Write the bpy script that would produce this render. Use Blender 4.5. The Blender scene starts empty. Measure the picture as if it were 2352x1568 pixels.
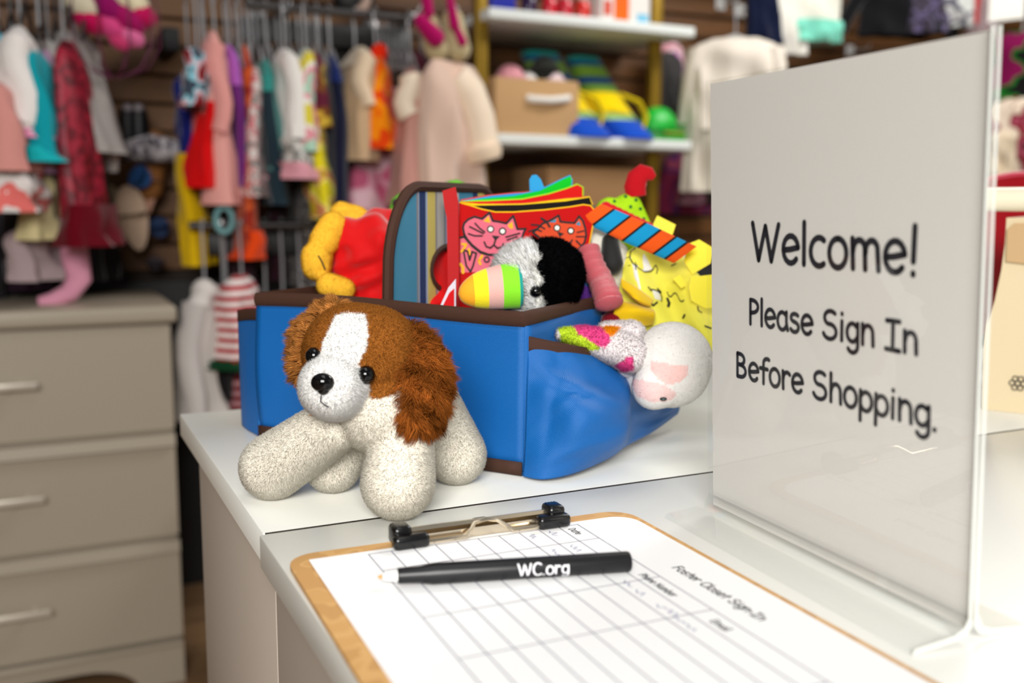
import bpy, bmesh, math, random
import numpy as np
from mathutils import Vector, Matrix
from mathutils.bvhtree import BVHTree
R = math.radians; PI = math.pi
random.seed(4); rng = np.random.default_rng(7)
S = bpy.context.scene; COL = S.collection
CZ = 0.90                                     # counter top height

# ------------------------------------------------------------------ camera
F, PIT, ROL, HH, AZ = 2264.0, 0.1386, 0.00555, 0.208, R(25.8)
CAM = np.array([0, 0, CZ + HH])
_cp, _sp = math.cos(PIT), math.sin(PIT)
_fw = np.array([0, _cp, -_sp]); _r = np.array([1.0, 0, 0]); _u = np.array([0, _sp, _cp])
_r2 = math.cos(ROL)*_r + math.sin(ROL)*_u; _u2 = -math.sin(ROL)*_r + math.cos(ROL)*_u
_RM = np.array([[math.cos(AZ), math.sin(AZ), 0], [-math.sin(AZ), math.cos(AZ), 0], [0, 0, 1]])
FW, RT, UP = _RM @ _fw, _RM @ _r2, _RM @ _u2
def ray(px, py): return FW + RT*(px-1176)/F + UP*(784-py)/F
def P(px, py, d): return CAM + ray(px, py)*d            # a measured point at depth d
def PZ(px, py, z): q = ray(px, py); return CAM + q*((z-CAM[2])/q[2])
def PY(px, py, Y): q = ray(px, py); return CAM + q*(Y/q[1])
def prj(X): d = np.asarray(X)-CAM; z = d @ FW; return 1176+F*(d@RT)/z, 784-F*(d@UP)/z
def W(x, y, z=0.0): return _RM @ np.array([x, y, 0.0]) + np.array([0, 0, CZ+z])
cd = bpy.data.cameras.new('camera'); cam = bpy.data.objects.new('camera', cd); COL.objects.link(cam)
mw = Matrix(((RT[0], UP[0], -FW[0], CAM[0]), (RT[1], UP[1], -FW[1], CAM[1]), (RT[2], UP[2], -FW[2], CAM[2]), (0, 0, 0, 1)))
cam.matrix_world = mw
cd.sensor_width = 36; cd.lens = F/2352*36; cd.clip_start = 0.02
cd.dof.use_dof = True; cd.dof.focus_distance = 0.69; cd.dof.aperture_fstop = 4.4
S.camera = cam

# ------------------------------------------------------------------ world, lights, exposure
w = bpy.data.worlds.new('world'); S.world = w; w.use_nodes = True
w.node_tree.nodes['Background'].inputs[0].default_value = (0.95, 0.97, 1.0, 1)
w.node_tree.nodes['Background'].inputs[1].default_value = 0.15
def area(x, y, z, sx, sy, e, aim=None, col=(1, 0.98, 0.945)):
    l = bpy.data.lights.new('ceiling_or_fill_lamp', 'AREA'); l.shape = 'RECTANGLE'; l.size = sx; l.size_y = sy; l.energy = e; l.color = col
    o = bpy.data.objects.new('ceiling_or_fill_lamp', l); COL.objects.link(o); o.location = (x, y, z)
    if aim: o.rotation_euler = (Vector(aim)-o.location).to_track_quat('-Z', 'Y').to_euler()
    return o
area(-0.70, -1.35, 1.95, 1.1, 0.9, 66, (.3, .55, .85))  # front fill added below ceiling height, standing in for bounced light
area(0.2, 0.35, 2.75, 0.6, 1.2, 4)
area(2.35, 1.45, 2.70, 1.2, 0.6, 37)
S.view_settings.view_transform = 'Standard'; S.view_settings.look = 'None'
S.view_settings.gamma = 1; S.view_settings.use_curve_mapping = False; S.view_settings.exposure = 0.33

# ------------------------------------------------------------------ materials
def lin(c):
    return tuple((x/255/12.92 if x/255 <= .04045 else ((x/255+.055)/1.055)**2.4) for x in c)
MC = {}
def mat(col, rough=0.7, metal=0, name='paint', bump=None, spec=0.5, vcol=False, sheen=0, pat=None, coat=0):
    """col is 0-255 rgb; bump=(kind, scale, strength); pat=(kind, scale, [colours])"""
    key = (tuple(col), rough, metal, name, bump, spec, vcol, sheen, str(pat), coat)
    if key in MC: return MC[key]
    m = bpy.data.materials.new(name); m.use_nodes = True; nt = m.node_tree; N = nt.nodes; L = nt.links
    b = N['Principled BSDF']; b.inputs['Base Color'].default_value = (*lin(col), 1); b.inputs['Roughness'].default_value = rough
    b.inputs['Metallic'].default_value = metal; b.inputs['Specular IOR Level'].default_value = spec
    if sheen: b.inputs['Sheen Weight'].default_value = sheen; b.inputs['Sheen Roughness'].default_value = .4
    if coat: b.inputs['Coat Weight'].default_value = coat
    tc = N.new('ShaderNodeTexCoord')
    if vcol:
        a = N.new('ShaderNodeVertexColor'); a.layer_name = 'Col'; L.new(a.outputs[0], b.inputs['Base Color'])
    if pat:
        kind, sc, cols = pat
        rp = N.new('ShaderNodeValToRGB'); rp.color_ramp.interpolation = 'CONSTANT'
        e = rp.color_ramp.elements
        while len(e) < len(cols): e.new(0.5)
        n = len(cols)
        if kind == 'noise':
            t = N.new('ShaderNodeTexNoise'); t.inputs['Scale'].default_value = sc; t.inputs['Detail'].default_value = 1; lo, hi = .36, .62
            src = t.outputs[0]
        elif kind == 'spots':
            t = N.new('ShaderNodeTexVoronoi'); t.inputs['Scale'].default_value = sc; lo, hi = .0, .42; src = t.outputs[0]
        elif kind == 'wood':
            t = N.new('ShaderNodeTexNoise'); t.inputs['Scale'].default_value = sc; t.inputs['Detail'].default_value = 6; lo, hi = .3, .7
            mp = N.new('ShaderNodeMapping'); mp.inputs['Scale'].default_value = (.08, 1, 1.6); L.new(tc.outputs['Object'], mp.inputs[0]); L.new(mp.outputs[0], t.inputs[0])
            rp.color_ramp.interpolation = 'LINEAR'; src = t.outputs[0]
        elif kind == 'stripe':
            t = N.new('ShaderNodeTexWave'); t.bands_direction = 'Z'; t.inputs['Scale'].default_value = sc; lo, hi = 0, 1; src = t.outputs[1]
        if kind != 'wood': L.new(tc.outputs['Object'], t.inputs[0])
        for i, c in enumerate(cols):
            e[i].position = 0 if (i == 0 and kind != 'wood') else lo+(hi-lo)*i/max(1, n-(1 if kind == 'wood' else 0)); e[i].color = (*lin(c), 1)
        L.new(src, rp.inputs[0]); L.new(rp.outputs[0], b.inputs['Base Color'])
    if bump:
        kind, sc, st = bump
        bp = N.new('ShaderNodeBump'); bp.inputs['Strength'].default_value = st; bp.inputs['Distance'].default_value = 0.001 if bump[0] != 'weave' else 0.00022
        if kind == 'noise':
            t = N.new('ShaderNodeTexNoise'); t.inputs['Scale'].default_value = sc; t.inputs['Detail'].default_value = 3
        elif kind == 'weave':
            sn_ = []
            for dv_ in ((.99, -.14, 0), (0, 0, 1)):      # thread directions: along the cloth and upright
                d_ = N.new('ShaderNodeVectorMath'); d_.operation = 'DOT_PRODUCT'; L.new(tc.outputs['Object'], d_.inputs[0]); d_.inputs[1].default_value = tuple(c*sc for c in dv_)
                q_ = N.new('ShaderNodeMath'); q_.operation = 'SINE'; L.new(d_.outputs['Value'], q_.inputs[0]); sn_.append(q_)
            t = N.new('ShaderNodeMath'); t.operation = 'MULTIPLY'; L.new(sn_[0].outputs[0], t.inputs[0]); L.new(sn_[1].outputs[0], t.inputs[1])
        elif kind == 'rib':
            t = N.new('ShaderNodeTexWave'); t.bands_direction = 'Z'; t.inputs['Scale'].default_value = sc; t.inputs['Distortion'].default_value = 1.5
        if kind != 'weave': L.new(tc.outputs['Object'], t.inputs[0])
        L.new(t.outputs[0], bp.inputs['Height']); L.new(bp.outputs[0], b.inputs['Normal'])
    MC[key] = m; return m
def cloth(c, **k): return mat(c, .9, name='cloth', spec=.15, sheen=.2, **k)
def acrylic():
    m = bpy.data.materials.new('clear_acrylic'); m.use_nodes = True; nt = m.node_tree; N = nt.nodes; L = nt.links; N.clear()
    o = N.new('ShaderNodeOutputMaterial'); t = N.new('ShaderNodeBsdfTransparent'); g = N.new('ShaderNodeBsdfGlossy'); x = N.new('ShaderNodeMixShader'); f = N.new('ShaderNodeFresnel')
    t.inputs[0].default_value = (.993, .996, .994, 1); g.inputs['Roughness'].default_value = .02; f.inputs[0].default_value = 1.47
    ge = N.new('ShaderNodeNewGeometry'); iv = N.new('ShaderNodeMath'); iv.operation = 'SUBTRACT'; iv.inputs[0].default_value = 1; L.new(ge.outputs['Backfacing'], iv.inputs[1])
    mu = N.new('ShaderNodeMath'); mu.operation = 'MULTIPLY'; L.new(f.outputs[0], mu.inputs[0]); L.new(iv.outputs[0], mu.inputs[1])
    L.new(mu.outputs[0], x.inputs[0]); L.new(t.outputs[0], x.inputs[1]); L.new(g.outputs[0], x.inputs[2]); L.new(x.outputs[0], o.inputs[0]); return m
ACR = acrylic()
BLACK = mat((14, 14, 16), .35, name='black_plastic')
INK = mat((28, 26, 34), .8, name='ink')

# ------------------------------------------------------------------ mesh builder
WL = {}
class MB:
    def __init__(s): s.v = []; s.f = []; s.m = []; s.c = []
    def add(s, V, Fc, mi=0):
        b = len(s.v); s.v += [tuple(map(float, p)) for p in V]; s.f += [tuple(b+i for i in q) for q in Fc]; s.m += [mi]*len(Fc); return s
    def bm(s, bm, mi=0):
        bm.verts.index_update(); s.add([v.co for v in bm.verts], [[v.index for v in f.verts] for f in bm.faces], mi); bm.free(); return s
    def box(s, c, d, bev=0, rot=None, mi=0, seg=2):
        bm = bmesh.new(); bmesh.ops.create_cube(bm, size=1)
        bmesh.ops.scale(bm, vec=Vector(d), verts=bm.verts)
        if bev: bmesh.ops.bevel(bm, geom=list(bm.edges), offset=bev, segments=seg, affect='EDGES', profile=.5)
        M = Matrix.Translation(Vector(c)) @ (rot.to_4x4() if rot else Matrix.Identity(4)); bmesh.ops.transform(bm, matrix=M, verts=bm.verts)
        return s.bm(bm, mi)
    def bb(s, a, b, bev=0, mi=0, seg=2):
        a = np.array(a, float); b = np.array(b, float); return s.box((a+b)/2, np.abs(b-a), bev, mi=mi, seg=seg)
    def ell(s, c, r, rot=None, mi=0, sub=2):
        bm = bmesh.new(); bmesh.ops.create_icosphere(bm, subdivisions=sub, radius=1)
        if isinstance(r, (int, float)): r = (r, r, r)
        M = Matrix.Translation(Vector(c)) @ (rot.to_4x4() if rot else Matrix.Identity(4)) @ Matrix.Diagonal((*r, 1)); bmesh.ops.transform(bm, matrix=M, verts=bm.verts)
        return s.bm(bm, mi)
    def cap(s, a, b, ra, rb, mi=0, sub=2):
        bm = bmesh.new()
        for c, r in ((a, ra), (b, rb)): bmesh.ops.create_icosphere(bm, subdivisions=sub, radius=r, matrix=Matrix.Translation(Vector(c)))
        h = bmesh.ops.convex_hull(bm, input=list(bm.verts)); bmesh.ops.delete(bm, geom=list(set(h['geom_interior'])|set(h['geom_unused'])), context='VERTS')
        return s.bm(bm, mi)
    def tube(s, pts, r, n=8, mi=0, caps=True, flat=1.0, up=(0, 0, 1)):
        pts = [np.array(p, float) for p in pts]; k = len(pts); rs = r if isinstance(r, (list, tuple)) else [r]*k
        V = []; Fc = []; prev = None
        for i, p in enumerate(pts):
            t = pts[min(i+1, k-1)]-pts[max(i-1, 0)]; t = t/(np.linalg.norm(t)+1e-12)
            a = np.array(up, float) if prev is None else prev
            a = a - t*(a@t)
            if np.linalg.norm(a) < 1e-3: a = np.array((1.0, .2, 0)); a -= t*(a@t)
            a /= np.linalg.norm(a); prev = a; b = np.cross(t, a)
            for j in range(n):
                q = 2*PI*j/n; V.append(p+rs[i]*(math.cos(q)*a*flat+math.sin(q)*b))
        for i in range(k-1):
            for j in range(n): Fc.append((i*n+j, i*n+(j+1) % n, (i+1)*n+(j+1) % n, (i+1)*n+j))
        if caps: Fc.append(tuple(reversed(range(n)))); Fc.append(tuple((k-1)*n+j for j in range(n)))
        return s.add(V, Fc, mi)
    def grid(s, fn, nu, nv, cu=False, mi=0):
        V = [fn(i/(nu if cu else nu-1), j/(nv-1)) for j in range(nv) for i in range(nu)]; Fc = []
        for j in range(nv-1):
            for i in range(nu if cu else nu-1): Fc.append((j*nu+i, j*nu+(i+1) % nu, (j+1)*nu+(i+1) % nu, (j+1)*nu+i))
        return s.add(V, Fc, mi)
    def slab(s, pts, off, mi=0):
        """closed prism from a 3-D outline, pushed by vector off"""
        n = len(pts); a = [np.array(p, float) for p in pts]; b = [p+np.array(off) for p in a]
        return s.add(a+b, [tuple(range(n)), tuple(reversed(range(n, 2*n)))]+[(i, i+n, (i+1) % n+n, (i+1) % n) for i in range(n)], mi)
    def build(s, name, mats, parent=None, label=None, smooth=True, solid=0, sub=0, uvs=None):
        me = bpy.data.meshes.new(name); o = bpy.data.objects.new(name, me); COL.objects.link(o)
        off = WL.get(parent.name, np.zeros(3)) if parent else np.zeros(3)
        me.from_pydata([tuple(np.array(v)-off) for v in s.v], [], s.f)
        mats = mats if isinstance(mats, (list, tuple)) else [mats]
        for m in mats: me.materials.append(m)
        me.polygons.foreach_set('material_index', s.m)
        if smooth: me.polygons.foreach_set('use_smooth', [True]*len(me.polygons)); me.set_sharp_from_angle(angle=R(42))
        bm = bmesh.new(); bm.from_mesh(me); bmesh.ops.recalc_face_normals(bm, faces=bm.faces); bm.to_mesh(me); bm.free()
        if solid: md = o.modifiers.new('solid', 'SOLIDIFY'); md.thickness = solid; md.offset = 0
        if sub: md = o.modifiers.new('sub', 'SUBSURF'); md.levels = sub; md.render_levels = sub
        if parent: o.parent = parent
        WL[o.name] = off
        if label: o['label'] = label
        return o
def tag(o, label, cat, group=None, kind=None):
    o['label'] = label; o['category'] = cat
    if group: o['group'] = group
    if kind: o['kind'] = kind
    return o
def thing(name, loc, label, cat, group=None):
    o = bpy.data.objects.new(name, None); COL.objects.link(o); o.location = [float(x) for x in loc]; o.empty_display_size = .05
    WL[o.name] = np.array([float(x) for x in loc]); return tag(o, label, cat, group)
def struct(o): o['kind'] = 'structure'; return o
def bvh(o):
    me = o.data; return BVHTree.FromPolygons([Vector(WL[o.name])+v.co for v in me.vertices], [p.vertices[:] for p in me.polygons])
def hit(t, px, py):
    q = Vector(ray(px, py)).normalized(); h = t.ray_cast(Vector(CAM), q)
    if h[0] is None: h2 = t.find_nearest(Vector(P(px, py, .8))); return np.array(h2[0]), np.array(h2[1])
    n = h[1];  n = -n if n.dot(q) > 0 else n
    return np.array(h[0]), np.array(n)

# strokes: flat ribbons with round ends, in any plane
def stroke(mb, pts, wd, nf, mi=0, closed=False):
    """pts 3-D points, nf: normal vector or list of normals"""
    pts = [np.array(p, float) for p in pts]
    if closed: pts = pts+[pts[0], pts[1]]
    for i in range(1, len(pts)-1):          # a sharp corner ends one ribbon and starts the next
        a_, b_ = pts[i]-pts[i-1], pts[i+1]-pts[i]
        if a_@b_ < .62*np.linalg.norm(a_)*np.linalg.norm(b_):
            stroke(mb, pts[:i+1], wd, nf[:i+1] if isinstance(nf, list) else nf, mi); stroke(mb, pts[i:], wd, nf[i:] if isinstance(nf, list) else nf, mi); return
    k = len(pts); V = []
    for i, p in enumerate(pts):
        n = np.array(nf[i] if isinstance(nf, list) else nf, float)
        t = pts[min(i+1, k-1)]-pts[max(i-1, 0)]; sd = np.cross(n, t); sd /= (np.linalg.norm(sd)+1e-12)
        V += [p+sd*wd/2, p-sd*wd/2]
    mb.add(V, [(2*i, 2*i+1, 2*i+3, 2*i+2) for i in range(k-1)], mi)
    if not closed:
        for p, i in ((pts[0], 0), (pts[-1], k-1)):
            n = np.array(nf[i] if isinstance(nf, list) else nf, float); n /= np.linalg.norm(n)
            a = np.cross(n, (.3, .5, .8)); a /= np.linalg.norm(a); b = np.cross(n, a)
            mb.add([p+wd/2*(math.cos(q)*a+math.sin(q)*b) for q in [2*PI*j/8 for j in range(8)]], [tuple(range(8))], mi)
def arc(cx, cy, rx, ry, a0, a1, n=14): return [(cx+rx*math.cos(R(a0+(a1-a0)*i/n)), cy+ry*math.sin(R(a0+(a1-a0)*i/n))) for i in range(n+1)]
GL = {
 'W': (1.08, [[(.02, 1), (.25, .02), (.5, .93), (.72, .02), (.98, .98)]]),
 'e': (.66, [[(.1, .34), (.3, .36), (.56, .42)]+arc(.33, .36, .26, .35, 10, 318)]),
 'l': (.26, [[(.12, 1.06), (.12, .01)]]),
 'c': (.6, [arc(.35, .35, .27, .35, 55, 305)]),
 'o': (.66, [arc(.33, .35, .26, .35, 90, 450, 20)]),
 'm': (.95, [[(.1, .72), (.13, .02)], [(.12, .4)]+arc(.3, .45, .17, .24, 165, 20)+[(.48, .02)], [(.48, .4)]+arc(.65, .45, .17, .24, 165, 20)+[(.85, .02)]]),
 '!': (.3, [[(.16, 1.05), (.14, .28)], [(.14, .02), (.141, .0)]]),
 'P': (.62, [[(.1, .98), (.1, 0)], [(.1, .97)]+arc(.2, .72, .33, .25, 88, -88)+[(.1, .44)]]),
 'a': (.66, [arc(.31, .34, .24, .34, 50, 330), [(.53, .7), (.53, .3), (.6, .02)]]),
 's': (.58, [arc(.3, .54, .2, .15, 40, 250, 8)+arc(.28, .19, .21, .19, 80, -150, 10)]),
 'S': (.78, [arc(.4, .75, .28, .25, 45, 240, 10)+arc(.36, .26, .3, .27, 75, -160, 12)]),
 'i': (.28, [[(.13, .7), (.13, .02)], [(.13, .97), (.131, .95)]]),
 'g': (.64, [arc(.31, .36, .23, .32, 45, 330), [(.54, .7), (.55, -.05)]+arc(.33, -.1, .22, .24, 0, -150, 9)]),
 'n': (.64, [[(.1, .72), (.12, .02)], [(.12, .38)]+arc(.33, .42, .2, .27, 165, 10)+[(.55, .02)]]),
 'I': (.66, [[(.06, .97), (.56, .98)], [(.31, .97), (.31, .02)], [(.04, .02), (.58, .01)]]),
 'B': (.72, [[(.1, .98), (.1, .02)], [(.1, .98)]+arc(.25, .75, .25, .22, 80, -80)+[(.15, .53)], [(.15, .53)]+arc(.28, .27, .3, .25, 80, -80)+[(.1, .02)]]),
 'f': (.5, [arc(.42, .82, .2, .2, 60, 175, 8)+[(.22, 0)], [(.04, .6), (.44, .6)]]),
 'r': (.52, [[(.1, .7), (.12, .02)], [(.12, .4)]+arc(.32, .44, .19, .24, 160, 45, 8)]),
 'h': (.64, [[(.1, 1.05), (.11, .02)], [(.11, .38)]+arc(.33, .42, .2, .27, 165, 10)+[(.55, .02)]]),
 'p': (.64, [[(.1, .7), (.1, -.36)], arc(.33, .34, .24, .33, 150, -150, 16)]),
 '.': (.26, [[(.12, .02), (.121, .0)]]),
 't': (.5, [[(.25, .98), (.25, .02)], [(.04, .68), (.46, .68)]]),
 'C': (.72, [arc(.42, .5, .36, .5, 50, 310)]),
 'N': (.85, [[(.1, 0), (.1, .98), (.68, .02), (.68, 1)]]), 'D': (.78, [[(.1, 0), (.1, .98)]+arc(.15, .49, .5, .49, 88, -88)+[(.1, .01)]]),
 'F': (.6, [[(.1, 0), (.1, .97), (.55, .98)], [(.1, .52), (.5, .52)]]), 'E': (.6, [[(.55, .98), (.1, .97), (.1, .02), (.56, .02)], [(.1, .52), (.5, .52)]]),
 'u': (.62, [[(.1, .7)]+arc(.31, .3, .2, .3, 180, 350)+[(.52, .7), (.54, .02)]]), 'b': (.62, [[(.1, 1.05), (.1, .02)], arc(.32, .34, .23, .33, 150, -150, 16)]),
 '-': (.42, [[(.06, .42), (.34, .42)]]), ' ': (.38, [])}
def write(mb, text, o, dx, dy, n, x0, x1, base, cap, wd, mi=0):
    """text between x0 and x1 on the plane o + x*dx + y*dy"""
    tot = sum(GL[c][0] for c in text); k = (x1-x0)/tot; x = x0
    for c in text:
        a, st = GL[c]
        for q in st: stroke(mb, [o+dx*(x+u*k)+dy*(base+v*cap) for u, v in q], wd, n, mi)
        x += a*k

# ------------------------------------------------------------------ plush: blob union + fur
def blob(build, vox=.0016, smooth=4):
    mb = MB(); build(mb); me = bpy.data.meshes.new('t'); me.from_pydata(mb.v, [], mb.f); o = bpy.data.objects.new('t', me); COL.objects.link(o)
    md = o.modifiers.new('r', 'REMESH'); md.mode = 'VOXEL'; md.voxel_size = vox
    sm = o.modifiers.new('s', 'SMOOTH'); sm.factor = .5; sm.iterations = smooth
    dg = bpy.context.evaluated_depsgraph_get(); m2 = bpy.data.meshes.new_from_object(o.evaluated_get(dg)); bpy.data.objects.remove(o)
    n = len(m2.vertices); V = np.empty(n*3); m2.vertices.foreach_get('co', V); V = V.reshape(-1, 3)
    N = np.empty(n*3); m2.vertices.foreach_get('normal', N); N = N.reshape(-1, 3)
    m2.calc_loop_triangles(); T = np.empty(len(m2.loop_triangles)*3, int); m2.loop_triangles.foreach_get('vertices', T); T = T.reshape(-1, 3)
    return V, N, T
def fuzz(name, geo, parent, colf, count, length, width, comb=(0, 0, 0), mess=.35, nmix=.75, jit=.1, rough=.95, label=None, sheen=.3, zmin=None, curl=0.0, clump=0, cstr=.6):
    """skin plus strands as one mesh. colf(V,N)->rgb 0..1 linear; length may be a function of (pos)->m"""
    V, N, T = geo
    if zmin is not None: V = V.copy(); V[:, 2] = np.maximum(V[:, 2], zmin)
    C = colf(V, N)
    A = np.linalg.norm(np.cross(V[T[:, 1]]-V[T[:, 0]], V[T[:, 2]]-V[T[:, 0]]), axis=1); A /= A.sum()
    ti = rng.choice(len(T), count, p=A); a = rng.random((count, 1)); b = rng.random((count, 1)); sw = (a+b) > 1; a = np.where(sw, 1-a, a); b = np.where(sw, 1-b, b)
    t = T[ti]; p = V[t[:, 0]]*(1-a-b)+V[t[:, 1]]*a+V[t[:, 2]]*b
    n = N[t[:, 0]]*(1-a-b)+N[t[:, 1]]*a+N[t[:, 2]]*b; n /= np.linalg.norm(n, axis=1, keepdims=True)
    c = C[t[:, 0]]*(1-a-b)+C[t[:, 1]]*a+C[t[:, 2]]*b
    cl = (np.sin(p[:, :1]*900+np.cos(p[:, 1:2]*700)*2)+np.sin(p[:, 2:]*800+p[:, 1:2]*300))*.25
    c = np.clip(c*(1+jit*rng.normal(size=(count, 1))), 0, 1)
    L = length(p) if callable(length) else np.full(count, length); L = (L*(.6+.6*rng.random(count)))[:, None]
    cb = np.array(comb)[None, :] if not callable(comb) else comb(p)
    d = n+cb+mess*rng.normal(size=(count, 3))+curl*np.stack([np.sin(p[:, 2]*500+p[:, 0]*260), np.sin(p[:, 0]*430), np.cos(p[:, 1]*520+p[:, 2]*200)], 1)
    d /= np.linalg.norm(d, axis=1, keepdims=True)
    d2 = d+cb*.8; d2 /= np.linalg.norm(d2, axis=1, keepdims=True)
    tip = p+d*L*.55+d2*L*.45
    if clump:
        from mathutils.kdtree import KDTree
        ci = rng.choice(count, clump, replace=False); kd = KDTree(clump)
        for j, i in enumerate(ci): kd.insert(Vector(p[i]), j)
        kd.balance(); asg = ci[np.array([kd.find(Vector(x))[1] for x in p])]
        shade = (1+.16*rng.normal(size=(count, 1)))[asg]; c = np.clip(c*shade, 0, 1)
        tip = tip*(1-cstr)+tip[asg]*cstr; mid_ = (p+d*L*.55)*(1-cstr*.45)+(p+d*L*.55)[asg]*cstr*.45
    else: mid_ = p+d*L*.55
    s = np.cross(d, rng.normal(size=(count, 3))); s /= np.linalg.norm(s, axis=1, keepdims=True); wd = width
    q = [p-s*wd/2, p+s*wd/2, mid_+s*wd*.42, mid_-s*wd*.42, tip]
    if zmin is not None:
        for x in q: x[:, 2] = np.maximum(x[:, 2], zmin)
    nv = len(V); VV = np.concatenate([V, np.stack(q, 1).reshape(-1, 3)])
    sn = n+d*(.30*(1-nmix)+.03)+(1-nmix)*rng.normal(size=(count, 3))*.6; sn /= np.linalg.norm(sn, axis=1, keepdims=True)
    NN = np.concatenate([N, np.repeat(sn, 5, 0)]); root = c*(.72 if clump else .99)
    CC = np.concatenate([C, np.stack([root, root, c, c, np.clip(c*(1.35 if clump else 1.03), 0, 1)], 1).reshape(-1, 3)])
    bi = nv+5*np.arange(count)[:, None]
    quads = bi+np.array([[0, 1, 2, 3]]); tris = bi+np.array([[3, 2, 4]])
    loops = np.concatenate([T.ravel(), quads.ravel(), tris.ravel()])
    tot = np.concatenate([np.full(len(T), 3), np.full(count, 4), np.full(count, 3)]); st = np.concatenate([[0], np.cumsum(tot)[:-1]])
    me = bpy.data.meshes.new(name); off = WL[parent.name] if parent else np.zeros(3)
    me.vertices.add(len(VV)); me.vertices.foreach_set('co', (VV-off).ravel()); me.loops.add(len(loops)); me.loops.foreach_set('vertex_index', loops.astype(np.int32))
    me.polygons.add(len(tot)); me.polygons.foreach_set('loop_start', st.astype(np.int32)); me.polygons.foreach_set('loop_total', tot.astype(np.int32))
    me.update(calc_edges=True); me.validate()
    me.polygons.foreach_set('use_smooth', [True]*len(me.polygons))
    me.normals_split_custom_set_from_vertices([tuple(x) for x in NN])
    ca = me.color_attributes.new('Col', 'FLOAT_COLOR', 'POINT'); ca.data.foreach_set('color', np.concatenate([CC, np.ones((len(CC), 1))], 1).ravel())
    me.materials.append(plushmat())
    o = bpy.data.objects.new(name, me); COL.objects.link(o); WL[o.name] = off
    if parent: o.parent = parent
    if label: o['label'] = label
    o['_skin'] = len(T)
    return o
def plushmat():
    if 'pl' in MC: return MC['pl']
    m = bpy.data.materials.new('plush'); m.use_nodes = True; nt = m.node_tree; N = nt.nodes; L = nt.links; N.clear()
    o = N.new('ShaderNodeOutputMaterial'); a = N.new('ShaderNodeVertexColor'); a.layer_name = 'Col'; g = N.new('ShaderNodeNewGeometry')
    k = N.new('ShaderNodeMath'); k.operation = 'MULTIPLY_ADD'; k.inputs[1].default_value = -2; k.inputs[2].default_value = 1; L.new(g.outputs['Backfacing'], k.inputs[0])
    v = N.new('ShaderNodeVectorMath'); v.operation = 'SCALE'; L.new(g.outputs['Normal'], v.inputs[0]); L.new(k.outputs[0], v.inputs['Scale'])
    d = N.new('ShaderNodeBsdfDiffuse'); t = N.new('ShaderNodeBsdfTranslucent'); x = N.new('ShaderNodeMixShader'); x.inputs[0].default_value = .18
    for q in (d, t): L.new(a.outputs[0], q.inputs[0]); L.new(v.outputs[0], q.inputs['Normal'])
    L.new(d.outputs[0], x.inputs[1]); L.new(t.outputs[0], x.inputs[2]); L.new(x.outputs[0], o.inputs[0]); MC['pl'] = m; return m
def gbvh(geo): return BVHTree.FromPolygons([Vector(v) for v in geo[0]], [tuple(int(i) for i in t) for t in geo[2]])
def PRJ(V): D = V-CAM; z = D@FW; return 1176+F*(D@RT)/z, 784-F*(D@UP)/z
def L3(c): return np.array(lin(c))
def solidcol(c): return lambda V, N: np.tile(L3(c), (len(V), 1))
def decal(name, tree, strokes, mats, parent, off=.0004, px=True, wd=.001, label=None):
    """ink lines lying on a surface; strokes = [(points, width m, material index, fill?)] with measured image points"""
    mb = MB()
    for s in strokes:
        pts, wd_, mi = s[:3]; fill = len(s) > 3 and s[3]
        H = [hit(tree, *p) for p in pts]; Q = [h[0]+h[1]*(off if not fill else off*.5) for h in H]; Nn = [h[1] for h in H]
        if fill: mb.add(Q, [tuple(range(len(Q)))], mi)
        else: stroke(mb, Q, wd_, Nn, mi)
    return mb.build(name, mats, parent, label, smooth=False)

# ================================================================== ROOM
WOOD = mat((96, 62, 30), .55, name='slat_wood', pat=('wood', 9, [(76, 44, 15), (104, 66, 25), (66, 37, 12)]))
YW = 2.92
mb = MB(); mb.bb((-1.6, YW, 0), (5.0, YW+.1, 2.75)); wall = struct(mb.build('wall_back', mat((46, 34, 24), .8, name='wall_backing')))
sl = None; z = .92
while z < 2.6:
    if sl is None:
        m_ = MB(); m_.bb((-1.6, YW-.018, z), (5.0, YW+.001, z+.068), .003, seg=1); sl = m_.build('slat', WOOD, wall); zs = z
    else:
        c = sl.copy(); COL.objects.link(c); c.parent = wall; c.location.z = z-zs
    z += .0762
mb = MB(); mb.bb((-1.6, YW-.03, .0), (5.0, YW, .89), .002); mb.build('lower_panel', mat((38, 37, 37), .7, name='dark_panel'), wall, 'dark grey panel below the brown slats')
mb = MB(); mb.bb((-1.7, -2.6, 0), (-1.6, YW+.1, 2.75)); struct(mb.build('wall_left', mat((120, 108, 92), .8, name='wall_paint')))
mb = MB(); mb.bb((5.0, -2.6, 0), (5.1, YW+.1, 2.75)); struct(mb.build('wall_right', mat((120, 108, 92), .8, name='wall_paint')))
mb = MB(); mb.bb((-1.7, -2.6, -.05), (5.1, YW+.1, 0)); struct(mb.build('floor', mat((120, 90, 62), .5, name='floor', pat=('wood', 14, [(112, 84, 58), (140, 108, 76), (100, 74, 50)]))))

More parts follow.
